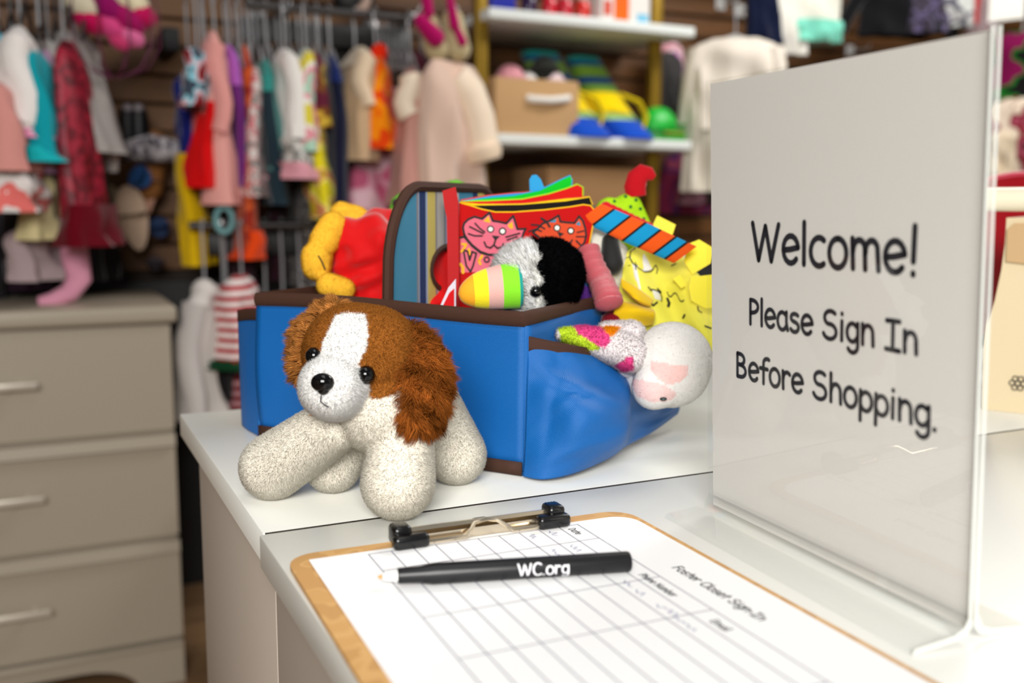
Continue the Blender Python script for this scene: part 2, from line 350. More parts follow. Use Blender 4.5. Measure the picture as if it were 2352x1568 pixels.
# ================================================================== COUNTER
LAM = mat((234, 234, 227), .28, name='white_laminate', bump=('noise', 900, .05), spec=.5)
LAME = mat((205, 199, 190), .45, name='laminate_edge')
def counter(label, y0, y1, x0, xi, yi0, yi1):
    t = thing('counter_unit', ((x0+2.2)/2, (y0+y1)/2, 0), label, 'counter', None)
    m = MB(); m.bb((x0, y0, CZ-.022), (2.2, y1, CZ), .0012); m.build('worktop', [LAM], t)
    m = MB(); m.bb((xi, yi0, .06), (2.18, yi1, CZ-.022), .001); m.build('cabinet_body', mat((178, 166, 154), .5, name='cabinet_laminate'), t)
    m = MB(); m.bb((xi+.03, yi0+.03, 0), (2.15, yi1-.03, .06)); m.build('plinth', mat((60, 58, 56), .7), t)
counter('white laminate counter unit behind the seam, carrying the blue caddy', .6118, 1.0057, .1205, .1275, .613, .935)
counter('white laminate counter unit in front, carrying the clipboard and sign', -.05, .6098, .1180, .1270, -.03, .608)
m = MB(); m.bb((.122, .6095, CZ-.02), (2.2, .612, CZ-.00005)); tag(m.build('seam_strip', mat((36, 24, 14), .8, name='seam')), 'dark brown strip in the seam between the two white counters', 'seam strip')

# ================================================================== DRESSER
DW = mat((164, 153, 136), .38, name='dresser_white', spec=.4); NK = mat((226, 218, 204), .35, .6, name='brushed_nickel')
t = thing('dresser', (-.13, 2.5, 0), 'white chest of drawers with bar handles left of the counter', 'dresser')
yf = 2.29; xr = .262; xl = -.53
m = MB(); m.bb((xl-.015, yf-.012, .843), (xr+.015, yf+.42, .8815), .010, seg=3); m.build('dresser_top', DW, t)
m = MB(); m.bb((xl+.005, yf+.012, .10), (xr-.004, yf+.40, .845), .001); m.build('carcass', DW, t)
for (z0, z1, hz) in ((.602, .838, .726), (.356, .594, .480), (.112, .347, .228)):
    ob = [(xl, z0), (xl, z1)]
    pr = [(yf+.012, z0), (yf, z0), (yf-.002, z1-.030), (yf-.014, z1-.028), (yf-.010, z1-.003), (yf+.012, z1)]
    if z0 > .6: pr = [(yf+.012, z0), (yf, z0), (yf, z1), (yf+.012, z1)]
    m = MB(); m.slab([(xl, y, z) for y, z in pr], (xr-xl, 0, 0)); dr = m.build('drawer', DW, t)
    m = MB(); m.bb((-.25, yf-.034, hz-.007), (-.010, yf-.026, hz+.007), .002)
    for x in (-.22, -.042): m.tube([(x, yf-.03, hz), (x, yf+.002, hz)], .004, 8)
    m.build('drawer_handle', NK, dr)
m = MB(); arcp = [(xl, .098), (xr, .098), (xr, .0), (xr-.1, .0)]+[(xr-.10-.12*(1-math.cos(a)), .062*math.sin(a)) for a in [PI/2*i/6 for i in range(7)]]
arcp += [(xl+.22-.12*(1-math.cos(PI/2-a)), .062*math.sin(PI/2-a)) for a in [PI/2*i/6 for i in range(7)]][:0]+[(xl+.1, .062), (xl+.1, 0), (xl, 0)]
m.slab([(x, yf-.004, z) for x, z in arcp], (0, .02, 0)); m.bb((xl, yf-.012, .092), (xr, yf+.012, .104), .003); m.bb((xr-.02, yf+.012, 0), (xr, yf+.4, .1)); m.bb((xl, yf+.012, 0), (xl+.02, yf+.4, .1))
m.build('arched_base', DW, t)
# cardboard box in the gap
m = MB(); m.bb((.34, 2.0, 0), (.64, 2.28, .50), .003); m.slab([(.34, 2.0, .50), (.64, 2.0, .50), (.63, 1.93, .56), (.35, 1.93, .56)], (0, .003, .002)); m.bb((.335, 2.1, .30), (.342, 2.17, .325), mi=1)
tag(m.build('cardboard_box', [mat((140, 98, 56), .85, name='cardboard'), BLACK]), 'brown cardboard box on the floor between the white dresser and the counter', 'box')

# ================================================================== CLIPBOARD, PAPER, PEN
cr_ = R(-1.6); CX = np.array([math.cos(cr_), math.sin(cr_), 0]); CY = np.array([-math.sin(cr_), math.cos(cr_), 0]); CO = np.array([.1215, .5555, CZ])
BW, BL = .2290, .318
def cb(x, y, z=0): return CO+CX*x-CY*y+np.array([0, 0, z])
def rrect(w_, l_, r, x0=0, y0=0, n=6, rs=None):
    rs = rs or [r]*4; o = []
    for (cx, cy, a0), q in zip(((w_-rs[0], rs[0], -90), (w_-rs[1], l_-rs[1], 0), (rs[2], l_-rs[2], 90), (rs[3], rs[3], 180)), rs):
        o += [(x0+cx+q*math.cos(R(a0+90*i/n)), y0+cy+q*math.sin(R(a0+90*i/n))) for i in range(n+1)]
    return o
t = thing('clipboard', cb(BW/2, BL/2), 'brown hardboard clipboard with a metal clip lying on the front counter', 'clipboard')
m = MB(); m.slab([cb(x, y, .0003) for x, y in rrect(BW, BL, .018)], (0, 0, .0030))
m.build('board', mat((206, 158, 98), .5, name='hardboard', pat=('noise', 60, [(206, 158, 96), (214, 168, 106), (198, 150, 90)])), t)
CHR = mat((228, 214, 190), .24, 1, name='chrome')
# clip: measured from x .055 to .19 along the back edge
c0, c1 = .067, .172
clip = MB(); clip.slab([cb(c0+.004, yy, zz) for yy, zz in ((.003, .0045), (.0045, .0125), (.0085, .0135), (.010, .0115), (.0065, .011), (.0055, .0045))], CX*(c1-c0-.008))
clip.slab([cb(c0+.004, yy, zz) for yy, zz in ((.009, .0045), (.012, .0100), (.0135, .0100), (.014, .0045))], CX*(c1-c0-.008))
cl_ = clip.build('clip', CHR, t, 'shiny metal clip bar', smooth=False)
m = MB(); q = [(c0+.008, .018, .0066), (c0+.040, .018, .0066), (c0+.048, .0125, .0125), (c0+.056, .0115, .0135), (c0+.063, .0125, .0125), (c0+.072, .018, .0066), (c1-.008, .018, .0066)]
m.tube([cb(*a) for a in q], .0014, 8); m.build('wire_lever', CHR, cl_)
for cx in (c0+.001, c1-.001):
    m = MB(); rt = Matrix.Rotation(cr_, 3, 'Z'); k = 1 if cx < .1 else -1
    m.box(cb(cx+.004*k, .0165, .0082), (.0225, .0095, .0085), .0028, rt, seg=3)
    m.box(cb(cx, .0085, .0105), (.0120, .0140, .0125), .003, rt, seg=3)
    for j in range(4): m.box(cb(cx-.003+.002*j, .0085, .0162), (.0008, .010, .0012), .0003, rt)
    m.build('end_cap', mat((12, 12, 13), .25, name='black_rubber'), cl_, 'ribbed black plastic end cap')
m = MB(); m.cap(cb((c0+c1)/2-.0, .002, .0085), cb((c0+c1)/2+.006, .002, .0085), .0035, .0035); m.build('stop_pad', BLACK, cl_)
# paper
po = CO+CX*.0115-CY*.0125+np.array([0, 0, .0037]); PW, PL = .2159, .2794
def pa(x, y, z=0): return po+CX*x-CY*y+np.array([0, 0, z])
t = thing('sign_in_sheet', pa(PW/2, PL/2), 'white sign-in sheet with a ruled table held on the clipboard', 'paper')
WP = mat((247, 247, 247), .6, name='white_paper', spec=.3)
m = MB(); m.slab([pa(x, y) for x, y in rrect(PW-.003, PL, .006, rs=[.016, .002, .002, .001])], (0, 0, .0003)); m.build('sheet', WP, t)
GR = mat((96, 94, 120), .8, name='grid_ink'); m = MB(); up = np.array([0, 0, 1.0]); zt = .00045
xs = [.034+.01385*i for i in range(11)]; ys = [.0055, .034, .103, .152, .236, .268]
xs_end = xs[-1]
for x in xs: stroke(m, [pa(x, ys[0], zt), pa(x, ys[-1], zt)], .00055, up)
for y in ys: stroke(m, [pa(xs[0], y, zt), pa(xs_end, y, zt)], .00055, up)
m.build('table_rules', GR, t, 'thin ruled lines')
dx_, dy_ = -CY, CX; PO = pa(0, 0, zt); m = MB()
write(m, 'Foster Closet Sign-In', PO, dx_, dy_, up, .094, .173, .186, .0062, .0010); m.build('printed_title', INK, t, 'black printed title line')
for s_, a, b in (('Date', .011, .023), ('Name', .067, .081), ('Phone Number', .096, .130), ('Email', .163, .176)): m = MB(); write(m, s_, PO, dx_, dy_, up, a, b, xs[-2]+.004, .0048, .0007); m.build('column_head', INK, t, 'black printed column head reading '+s_)
m = MB()
def scrawl(x, y0, y1, h):
    n = int((y1-y0)/.0016); stroke(m, [pa(x+h*(.5+.5*math.sin(i*2.3+random.random()*1.5))*random.uniform(.4, 1), y0+(y1-y0)*i/n, zt) for i in range(n+1)], .00045, up)
for row, a, b in ((9, .010, .020), (9, .038, .050), (9, .075, .083), (9, .100, .110), (9, .114, .122), (9, .135, .170), (8, .011, .019), (8, .040, .052), (8, .078, .086)): m = MB(); scrawl(xs[row]-.0105, a, b, .006); m.build('handwriting', mat((88, 92, 150), .8, name='blue_ink'), t, 'blue handwritten entry')
# pen
a = PZ(913, 1322, CZ+.0098); b = PZ(1447, 1289, CZ+.0098); ax = (b-a)/np.linalg.norm(b-a); Lp = np.linalg.norm(b-a)
t = thing('marker_pen', a-[0, 0, .005], 'black marker pen with white lettering lying across the sign-in sheet', 'pen')
PB = mat((10, 9, 13), .38, name='pen_black', spec=.5)
m = MB(); m.tube([a, a+ax*.001, a+ax*.012, a+ax*.019, a+ax*(Lp-.002), a+ax*(Lp-.0005), b], [.0040, .0043, .0046, .0058, .0058, .0054, .0047], 24); m.build('barrel', PB, t)
m = MB(); m.tube([a-ax*.008, a-ax*.0075, a-ax*.002, a+ax*.001], [.0012, .0020, .0030, .0035], 16); m.build('nib_holder', mat((240, 240, 236), .4, name='white_plastic'), t, 'white nib holder')
m = MB(); m.tube([a-ax*.0105, a-ax*.0098, a-ax*.0075], [.0006, .0010, .0012], 10); m.build('nib', mat((210, 150, 90), .6, name='nib'), t, 'tan felt nib')
m = MB(); th0 = np.cross(ax, (0, 0, 1)); th0 /= np.linalg.norm(th0); upv = np.cross(th0, ax)
side = th0 if th0 @ (CAM-a) > 0 else -th0
def onpen(x, h, rr=.00600):    # x along, h arc length from the top-front
    an = R(38)-h/.0058*1.0 if False else R(28)+h/.0058; return a+ax*x+(side*math.cos(an)+np.array([0, 0, 1.0])*math.sin(an))*rr
x = .0650
for c in 'WC.org':
    aw, st = GL[c]
    for q_ in st:
        dq = [(q_[i][0]+(q_[i+1][0]-q_[i][0])*k/6, q_[i][1]+(q_[i+1][1]-q_[i][1])*k/6) for i in range(len(q_)-1) for k in range(6)]+[q_[-1]]
        pts = [onpen(x+u*.0074, (v-.78)*.0066) for u, v in dq]
        nn = [p-(a+ax*((p-a)@ax)) for p in pts]; stroke(m, pts, .0010, [n/np.linalg.norm(n) for n in nn])
    x += aw*.0074
m.build('lettering', mat((235, 235, 238), .6, name='white_print'), t, 'white printed WC.org')

# ================================================================== ACRYLIC SIGN
so = np.array([.408, .5276, CZ]); SD = np.array([-.0547, -.9985, 0]); SU = np.array([-.054, -.0064, .9985]); SN = np.cross(SD, SU); SN /= np.linalg.norm(SN)
if SN[0] > 0: SN = -SN                     # faces the viewer's side (-X)
def sg(s, h, n=0): return so+SD*s+SU*h+SN*n
t = thing('sign_holder', sg(.11, 0)*[1, 1, 0]+[0, 0, CZ], 'clear acrylic sign holder standing at the right of the counter', 'sign holder')
SW = .2195; EDG = mat((214, 216, 210), .3, name='lit_acrylic_edge')  # pale edge colour imitates light carried through the acrylic to its ends
for nm, n0 in (('front_panel', .0010), ('back_panel', -.0030)):
    m = MB(); m.slab([sg(0, .010, n0), sg(SW, .010, n0), sg(SW, .2865, n0), sg(0, .2865, n0)], SN*.0020); m.m[3] = 1; m.build(nm, [ACR, EDG], t, smooth=False)
for k, nm in ((1, 'front_foot'), (-1, 'back_foot')):
    pr = [(.001*k, .012), (.003*k, .014), (.006*k, .008), (.012*k, .0055), (.036*k, .0032), (.038*k, .0005), (.036*k, .0003), (.010*k, .0025), (.004*k, .004), (.001*k, .008)]
    hz = np.cross(SD, (0, 0, 1.0)); hz = hz if hz@SN > 0 else -hz
    m = MB(); m.slab([so+hz*n+np.array([0, 0, z_]) for n, z_ in pr], SD*SW); m.m[1] = 1; m.build(nm, [ACR, EDG], t, smooth=False)
t2 = thing('welcome_sign', sg(.11, .02), 'white paper sign with black lettering welcoming shoppers inside the acrylic holder', 'sign')
m = MB(); m.slab([sg(.0017, .006, .0002), sg(.0017+.2159, .006, .0002), sg(.0017+.2159, .2845, .0002), sg(.0017, .2845, .0002)], -SN*.0004); m.build('sheet', mat((222, 218, 213), .7, name='sign_paper', spec=.2), t2, smooth=False)
m = MB(); oo = sg(0, 0, .00035)
write(m, 'Welcome!', oo, SD, SU, SN, .0455, .1800, .1750, .0225, .0036)
write(m, 'Please Sign In', oo, SD, SU, SN, .0420, .1810, .1353, .0155, .0027)
write(m, 'Before Shopping.', oo, SD, SU, SN, .0283, .1950, .0997, .0155, .0027)
m.build('lettering', INK, t2, 'black rounded lettering', smooth=False)

# ================================================================== CADDY
BLUE = mat((5, 94, 168), .5, name='blue_nylon', bump=('weave', 4400, .55), spec=.4, pat=None)
BRN = mat((66, 40, 28), .7, name='brown_binding', bump=('weave', 5200, .5), spec=.3)
FLx, FRx = PZ(600, 1003, CZ), PZ(1203, 1093, CZ)
ex = FRx-FLx; Lc = np.linalg.norm(ex); ex /= Lc; ey = np.array([-ex[1], ex[0], 0]);  Wc, Hc = .20, .128
def cc(u, v, z=0): return FLx+ex*u+ey*v+np.array([0, 0, z])
t = thing('toy_caddy', cc(Lc/2, Wc/2), 'blue fabric caddy with brown binding holding soft toys on the counter', 'caddy')
def panel(fn, nu, nv, nm, mt, th=.002, label=None, sub=0): m = MB(); m.grid(fn, nu, nv); return m.build(nm, mt, t, label, solid=th, sub=sub)
panel(lambda u, v: cc(u*Lc, -.0035*math.sin(PI*v)*math.sin(5*u+1)-.0012*math.sin(13*u+4*v)*math.sin(PI*v), .004+v*(Hc-.008+.002*math.sin(u*5))), 40, 12, 'front_panel', BLUE)
panel(lambda u, v: cc(u*Lc, Wc, .001+v*(Hc-.004)), 10, 4, 'back_panel', BLUE)
panel(lambda u, v: cc(Lc+.003*math.sin(PI*u)*v, u*Wc, .001+v*(Hc-.004)), 20, 8, 'side_panel', BLUE)
panel(lambda u, v: cc(0, u*Wc, .001+v*(Hc-.004)), 10, 4, 'side_panel', BLUE)
m = MB(); m.bb((0, 0, 0), (Lc, Wc, .003)); m.v = [tuple(cc(*v)) for v in m.v]; m.build('floor_panel', BLUE, t)
rim = [cc(u*Lc, -.0015, Hc-.004+.002*math.sin(u*5)) for u in np.linspace(0, 1, 20)]+[cc(Lc+.002, u*Wc, Hc-.005+.004*math.sin(PI*u)*0) for u in np.linspace(.02, 1, 12)]+[cc(Lc*(1-u), Wc, Hc-.004) for u in np.linspace(.05, 1, 8)]+[cc(0, Wc*(1-u), Hc-.004) for u in np.linspace(.1, 1, 8)]
m = MB(); m.tube(rim, .0062, 10, flat=1.0, up=(0, 0, 1), caps=True)
V_ = np.array(m.v);
# squash the binding across its thickness: keep height, narrow width
for i in range(len(rim)):
    c_ = np.array(rim[i])
    for j in range(10): q_ = V_[i*10+j]-c_; h_ = q_.copy(); h_[2] = 0; V_[i*10+j] = c_+h_*.42+np.array([0, 0, q_[2]*.95])
m.v = [tuple(v) for v in V_]; m.build('rim_binding', BRN, t, 'brown fabric binding along the rim')
m = MB(); m.grid(lambda u, v: cc(u*Lc, -.0032, .001+v*.0105), 20, 3); m.build('base_binding', BRN, t, 'brown strip along the base', solid=.0012)
# stitching along the binding
m = MB()
for i in range(120):
    u = (i+.2)/120*Lc; m.box(cc(u, -.0046, Hc-.0095+.002*math.sin(u/Lc*5)), (.0013, .0004, .0004), 0, Matrix.Rotation(math.atan2(ex[1], ex[0]), 3, 'Z'))
so_ = m.build('stitching', mat((40, 22, 16), .8, name='thread'), t, smooth=False); so_['kind'] = 'stuff'
# patch pocket nets in measured points
def net(rows):
    G = np.array([[P(*c) for c in r] for r in rows]); 
    def cr(a, tt):
        k = len(a); x = tt*(k-1); i = min(int(x), k-2); f = x-i; p0, p1, p2, p3 = a[max(i-1, 0)], a[i], a[i+1], a[min(i+2, k-1)]
        return .5*((2*p1)+(-p0+p2)*f+(2*p0-5*p1+4*p2-p3)*f*f+(-p0+3*p1-3*p2+p3)*f**3)
    def fn(u, v): return cr([cr(r, u) for r in G], v)
    return fn
bot = [(1203, 1094, .753), (1250, 1100, .742), (1320, 1085, .752), (1400, 1050, .785), (1440, 1022, .820), (1500, 990, .875), (1556, 950, .930)]
m1_ = [(1207, 1020, .752), (1262, 1030, .738), (1335, 1030, .735), (1428, 1010, .765), (1446, 1000, .815), (1500, 975, .87), (1562, 930, .928)]
m2_ = [(1210, 920, .751), (1265, 925, .740), (1345, 930, .735), (1440, 935, .770), (1452, 930, .82), (1500, 935, .87), (1560, 900, .925)]
m3_ = [(1212, 850, .751), (1270, 858, .748), (1350, 865, .755), (1425, 875, .785), (1450, 870, .83), (1500, 880, .87), (1550, 850, .92)]
tp_ = [(1213, 787, .752), (1262, 797, .757), (1320, 808, .768), (1385, 822, .795), (1435, 850, .83), (1490, 840, .88), (1535, 800, .92)]
fnp = net([bot, m1_, m2_, m3_, tp_])
def poc(u, v):
    p = fnp(u, v); k = math.sin(PI*v)*min(1, 4*u)
    f = .0036*math.sin(9*(v*1.1+u*1.2))*k+.0020*math.exp(-((v-.30-u*.9)/.035)**2)*k-.0022*math.exp(-((u-.12-.1*v)/.03)**2)*k+.0022*math.sin(17*(v*.9-u*1.0)+1)*k+.0030*math.exp(-((v-.10-u*.45)/.045)**2)*k+.0034*math.exp(-((v-.86+u*.75)/.05)**2)*k-.003*math.exp(-((v-.74+u*.55)/.05)**2)*k
    p = p-FW*f; p[2] = max(p[2], CZ+.0012); return p
panel(poc, 60, 44, 'side_pocket', BLUE, .0012, 'bulging fabric side pocket')
m = MB(); m.grid(lambda u, v: fnp(u*.62, 1)-FW*.0012+np.array([0, 0, (v-.55)*.0115]), 30, 4); m.build('pocket_binding', BRN, t, 'brown binding on the pocket mouth', solid=.0016)
l1 = [(598, 1002, .880), (572, 1001, .905), (558, 997, .925)]; l2 = [(596, 850, .880), (566, 855, .905), (552, 860, .925)]; l3 = [(595, 735, .880), (568, 735, .905), (548, 738, .925)]
fnl = net([l1, l2, l3]); panel(lambda u, v: np.maximum(fnl(u, v), [-9, -9, CZ+.001]), 12, 20, 'side_pocket', BLUE, .0015, 'left side pocket')
m = MB(); m.grid(lambda u, v: fnl(u, 1)-FW*.001+np.array([0, 0, v*.0105]), 8, 3); m.build('pocket_binding', BRN, t, solid=.0016)
# divider with hand hole
da, db = cc(Lc*.5, .004), cc(Lc*.5, Wc); dv = db-da; dlen = np.linalg.norm(dv); dv /= dlen; DH = .222
def dv3(s, z_): return da+dv*s+np.array([0, 0, z_])
out = [(0, .002)]+[(.038-.038*math.cos(R(a_))+.004*0, DH-.06+.06*math.sin(R(a_))) for a_ in range(0, 91, 9)]+[(dlen-.038+.038*math.sin(R(a_)), DH-.06+.06*math.cos(R(a_))) for a_ in range(0, 91, 9)]+[(dlen, .002)]
out = [(s+.010*z_/DH*0+max(0, (z_-.1))*.12, z_) if s < .05 else (s, z_) for s, z_ in out]
hole = [(.098+.028*math.cos(R(a_))*1.0, .150+.020*math.sin(R(a_))) for a_ in range(0, 360, 15)]
STR = bpy.data.materials.new('striped_lining'); STR.use_nodes = True
def stripes_mat(mt, o3, d3, cols):
    nt = mt.node_tree; N = nt.nodes; L = nt.links; g = N.new('ShaderNodeNewGeometry'); v = N.new('ShaderNodeVectorMath'); v.operation = 'DOT_PRODUCT'
    s_ = N.new('ShaderNodeVectorMath'); s_.operation = 'SUBTRACT'; s_.inputs[1].default_value = tuple(o3); L.new(g.outputs['Position'], s_.inputs[0]); L.new(s_.outputs[0], v.inputs[0]); v.inputs[1].default_value = tuple(d3)
    rp = N.new('ShaderNodeValToRGB'); rp.color_ramp.interpolation = 'CONSTANT'; e = rp.color_ramp.elements
    while len(e) < len(cols): e.new(.5)
    for i, (p_, c_) in enumerate(cols): e[i].position = p_; e[i].color = (*lin(c_), 1)
    L.new(v.outputs['Value'], rp.inputs[0]); b = N['Principled BSDF']; L.new(rp.outputs[0], b.inputs['Base Color']); b.inputs['Roughness'].default_value = .75
LB, NV, YL, GY, LG = (60, 130, 160), (22, 46, 92), (196, 178, 92), (128, 124, 128), (150, 165, 190)
stripes_mat(STR, da, dv*5.5, [(0, LB), (.255, GY), (.27, LG), (.28, NV), (.335, LG), (.35, YL), (.42, GY), (.435, (172, 166, 160)), (.50, GY), (.515, LG), (.54, (70, 120, 170)), (.56, (196, 192, 190)), (.64, LB), (.78, NV), (.83, YL), (.9, GY)])
m = MB(); bm = bmesh.new(); ov = [bm.verts.new(dv3(*p)) for p in out]; hv = [bm.verts.new(dv3(*p)) for p in hole]
eg = [bm.edges.new((ov[i], ov[(i+1) % len(ov)])) for i in range(len(ov))]+[bm.edges.new((hv[i], hv[(i+1) % len(hv)])) for i in range(len(hv))]
bmesh.ops.triangle_fill(bm, edges=eg, use_beauty=True); m.bm(bm); m.build('divider', STR, t, 'striped divider panel with an oval hand hole', smooth=False, solid=.004)
m = MB(); m.tube([dv3(*p) for p in out], .0048, 8); m.tube([dv3(*p) for p in hole+hole[:1]], .0036, 8, caps=False); m.build('divider_binding', BRN, t, 'brown padded binding around the divider and its hand hole')

# ================================================================== DOG
def dogparts(mb):
    mb.cap(P(878, 930, .668), P(900, 925, .735), .033, .032, sub=3)
    mb.cap(P(812, 812, .662), P(852, 822, .668), .0335, .0352, sub=3)
    mb.cap(P(764, 888, .636), P(800, 880, .655), .0215, .024, sub=3)
    mb.cap(P(862, 870, .660), P(876, 905, .656), .0215, .0170, sub=3)
    for a_, ra, pz, rb in ((P(770, 975, .668), .0185, (626, 1072), .0225), (P(925, 990, .660), .0195, (914, 1108), .0240), (P(815, 990, .715), .0185, (764, 1066), .0200), (P(985, 930, .730), .0225, (1048, 1044), .0218)):
        mb.cap(a_, PZ(*pz, CZ+rb), ra, rb, sub=3)
geo = blob(dogparts, .0014, 3)
BRF, WHF, CRF = L3((166, 104, 44)), L3((255, 254, 251)), L3((252, 246, 232))
from_poly = lambda poly: (lambda X, Y: inpoly(X, Y, poly))
def inpoly(X, Y, poly):
    r = np.zeros(len(X), bool); n = len(poly)
    for i in range(n):
        x1, y1 = poly[i]; x2, y2 = poly[(i+1) % n]
        c = ((y1 > Y) != (y2 > Y)) & (X < (x2-x1)*(Y-y1)/(y2-y1+1e-9)+x1); r ^= c
    return r
hc = P(845, 820, .664); hfront = FW
def dogcol(V, N):
    X, Y = PRJ(V); C = np.tile(CRF, (len(V), 1))
    D = (V-CAM)@FW
    head = (np.linalg.norm(V-P(812, 812, .662), axis=1) < .0355) | (np.linalg.norm(V-P(852, 822, .668), axis=1) < .0375)
    head |= np.linalg.norm(V-P(872, 895, .657), axis=1) < .0215
    C[head] = BRF
    muz = (np.linalg.norm(V-P(764, 888, .636), axis=1) < .0232) | (np.linalg.norm(V-P(800, 880, .655), axis=1) < .0255)
    muz &= X < 846+.05*(Y-880)
    blz = inpoly(X, Y, [(772, 724), (800, 718), (838, 722), (846, 760), (842, 800), (815, 850), (790, 870), (735, 820), (742, 785)]) & (D < .668)
    C[(head & blz) | muz] = WHF
    return C
dog = thing('plush_dog', PZ(830, 1120, CZ), 'small brown and white plush puppy standing on the counter before the caddy', 'plush toy')
body = fuzz('body', geo, dog, dogcol, 340000, .0021, .00022, comb=(0, 0, -.2), mess=.5, nmix=.97, jit=.03, zmin=CZ+.0003)
dt = gbvh(geo)
def earcol(V, N):
    return np.tile(L3((170, 98, 40)), (len(V), 1))*(.8+.25*np.sin(V[:, 2:]*260+V[:, :1]*180))
g2 = blob(lambda mb: (mb.cap(P(936, 792, .672), P(968, 868, .662), .0135, .0182), mb.cap(P(968, 868, .662), P(952, 945, .654), .0182, .0160)), .0016)
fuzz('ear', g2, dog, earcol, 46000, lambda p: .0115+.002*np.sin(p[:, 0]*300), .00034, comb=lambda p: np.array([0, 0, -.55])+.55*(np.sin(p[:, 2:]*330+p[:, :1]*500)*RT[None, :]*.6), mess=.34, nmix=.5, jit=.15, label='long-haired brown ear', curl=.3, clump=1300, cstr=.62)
g3 = blob(lambda mb: (mb.cap(P(765, 728, .690), P(716, 775, .690), .0095, .0110), mb.cap(P(716, 775, .690), P(706, 850, .686), .0110, .0080)), .0016)
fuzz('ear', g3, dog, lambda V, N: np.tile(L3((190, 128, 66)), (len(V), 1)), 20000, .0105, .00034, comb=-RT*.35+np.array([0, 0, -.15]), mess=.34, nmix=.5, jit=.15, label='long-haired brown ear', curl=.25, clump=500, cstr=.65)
GLB = mat((6, 6, 7), .06, name='glossy_black', spec=.4)
for ex_, ey_, r_ in ((723, 818, .0058), (839, 861, .0062)):
    p_, n_ = hit(dt, ex_, ey_); m = MB(); m.ell(p_+n_*.0004, r_, sub=3); m.build('eye', GLB, dog, 'round glossy black eye')
p_, n_ = hit(dt, 741, 882); m = MB(); m.ell(p_+np.array([0, 0, .001]), (.0074, .0060, .0062), Matrix.Rotation(-AZ, 3, 'Z'), sub=3); m.ell(p_-np.array([0, 0, .0025])+RT*.0005, (.0042, .0048, .0045), Matrix.Rotation(-AZ, 3, 'Z'), sub=3)
m.build('nose', GLB, dog, 'glossy black plastic nose')
m = MB(); H = [hit(dt, *q_) for q_ in ((740, 906), (739, 918), (746, 925), (756, 930))]; m.tube([h[0]+h[1]*.0022 for h in H], .00035, 6); m.build('mouth_stitch', INK, dog)
m = MB(); p_, n_ = hit(dt, 722, 955); m.box(p_+n_*.002, (.0035, .001, .0012), .0003, Matrix.Rotation(-AZ, 3, 'Z')); m.build('thread_end', mat((190, 120, 50), .7), dog, 'orange thread end under the chin')

# ================================================================== TOYS IN THE CADDY
# toucan
ctr = PZ(1240, 900, CZ+.01)
tou = thing('plush_toucan', P(1250, 700, .815), 'black and white plush toucan with a rainbow beak leaning on the caddy rim', 'plush toy')
gt = blob(lambda mb: (mb.cap(P(1262, 628, .822), P(1232, 750, .832), .0290, .024), mb.cap(P(1208, 632, .808), P(1225, 670, .812), .0245, .0240)), .0018)
def tcol(V, N):
    X, Y = PRJ(V); C = np.tile(L3((12, 12, 14)), (len(V), 1)); e = 1236+.10*(Y-600)+6*np.sin(Y*.12)
    C[(X < e) & (Y < 735)] = L3((255, 254, 246)); return C
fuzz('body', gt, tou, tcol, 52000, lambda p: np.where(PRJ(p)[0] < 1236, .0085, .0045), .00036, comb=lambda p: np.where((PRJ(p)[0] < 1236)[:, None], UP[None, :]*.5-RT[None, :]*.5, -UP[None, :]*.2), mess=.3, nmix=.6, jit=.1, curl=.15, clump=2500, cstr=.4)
ba, bb_ = P(1196, 655, .792), P(1052, 664, .785); bx = (bb_-ba); bl = np.linalg.norm(bx); bx /= bl; bs = np.cross(bx, UP); bs /= np.linalg.norm(bs); bu = np.cross(bs, bx); bu = bu if bu[2] > 0 else -bu
BND = [(0, (14, 150, 140)), (.05, (132, 222, 30)), (.31, (228, 176, 166)), (.54, (246, 226, 26)), (.76, (246, 170, 24)), (1.01, None)]
for i in range(5):
    t0, c_ = BND[i]; t1 = min(1, BND[i+1][0]); m = MB()
    def bfn(u, v, t0=t0, t1=t1):
        tt = t0+(t1-t0)*v; r_ = .0178*math.sqrt(max(0, 1-tt**3.2))*(1-.12*tt)+.0004
        if tt < .03: r_ *= .9
        an = 2*PI*u; return ba+bx*tt*bl+(bs*math.cos(an)*.8+bu*math.sin(an)*1.04)*r_-bu*.004*tt**2+UP*0
    m.grid(bfn, 32, 12, cu=True)
    m.build('beak_band', mat(c_, .85, name='beak_plush', bump=('noise', 900, .3), sheen=.3), tou, 'beak band in its own bright colour')
p_, n_ = hit(gbvh(gt), 1229, 668); m = MB(); m.ell(p_+n_*.002, .0050, sub=3); m.build('eye', GLB, tou, 'glossy black eye')
# cloth book
BK = thing('cloth_book', P(1200, 690, .86), 'red cloth picture book with cats on its cover standing in the caddy', 'book')
KN = mat((22, 18, 20), .8, name='print_black'); 
def zc(L_): return [(1000+x/5.2275, 400+y/5.2275) for x, y in L_]
def bd(px, k=0.0): return .850+(px-1055)/310*.020+k*(px-1055)/310
def page(top, col, k, base=690, edge=None, name='page', inset=0, label=None, th=.0024):
    m = MB(); pts = [P(x, y, bd(x, k)) for x, y in top]; pts += [P(top[-1][0]-8-inset, base+90, bd(top[-1][0], k)), P(top[0][0], base+90, bd(top[0][0], k))]
    m.slab(pts, FW*th); pg = m.build(name, cloth(col), BK, label, smooth=False)
    if edge: e = MB(); e.tube([p+FW*th/2 for p in pts[:len(top)]], .0012, 6); e.build('page_edge', cloth(edge), pg)
    return pg
cov = page([(1054, 466), (1080, 473), (1105, 481), (1138, 488), (1180, 488), (1250, 483), (1310, 476), (1340, 471), (1356, 473), (1366, 486), (1362, 510), (1345, 600), (1330, 700)], (182, 16, 16), 0, edge=(240, 190, 20), name='cover', label='red cover printed with a pink cat and an orange cat')
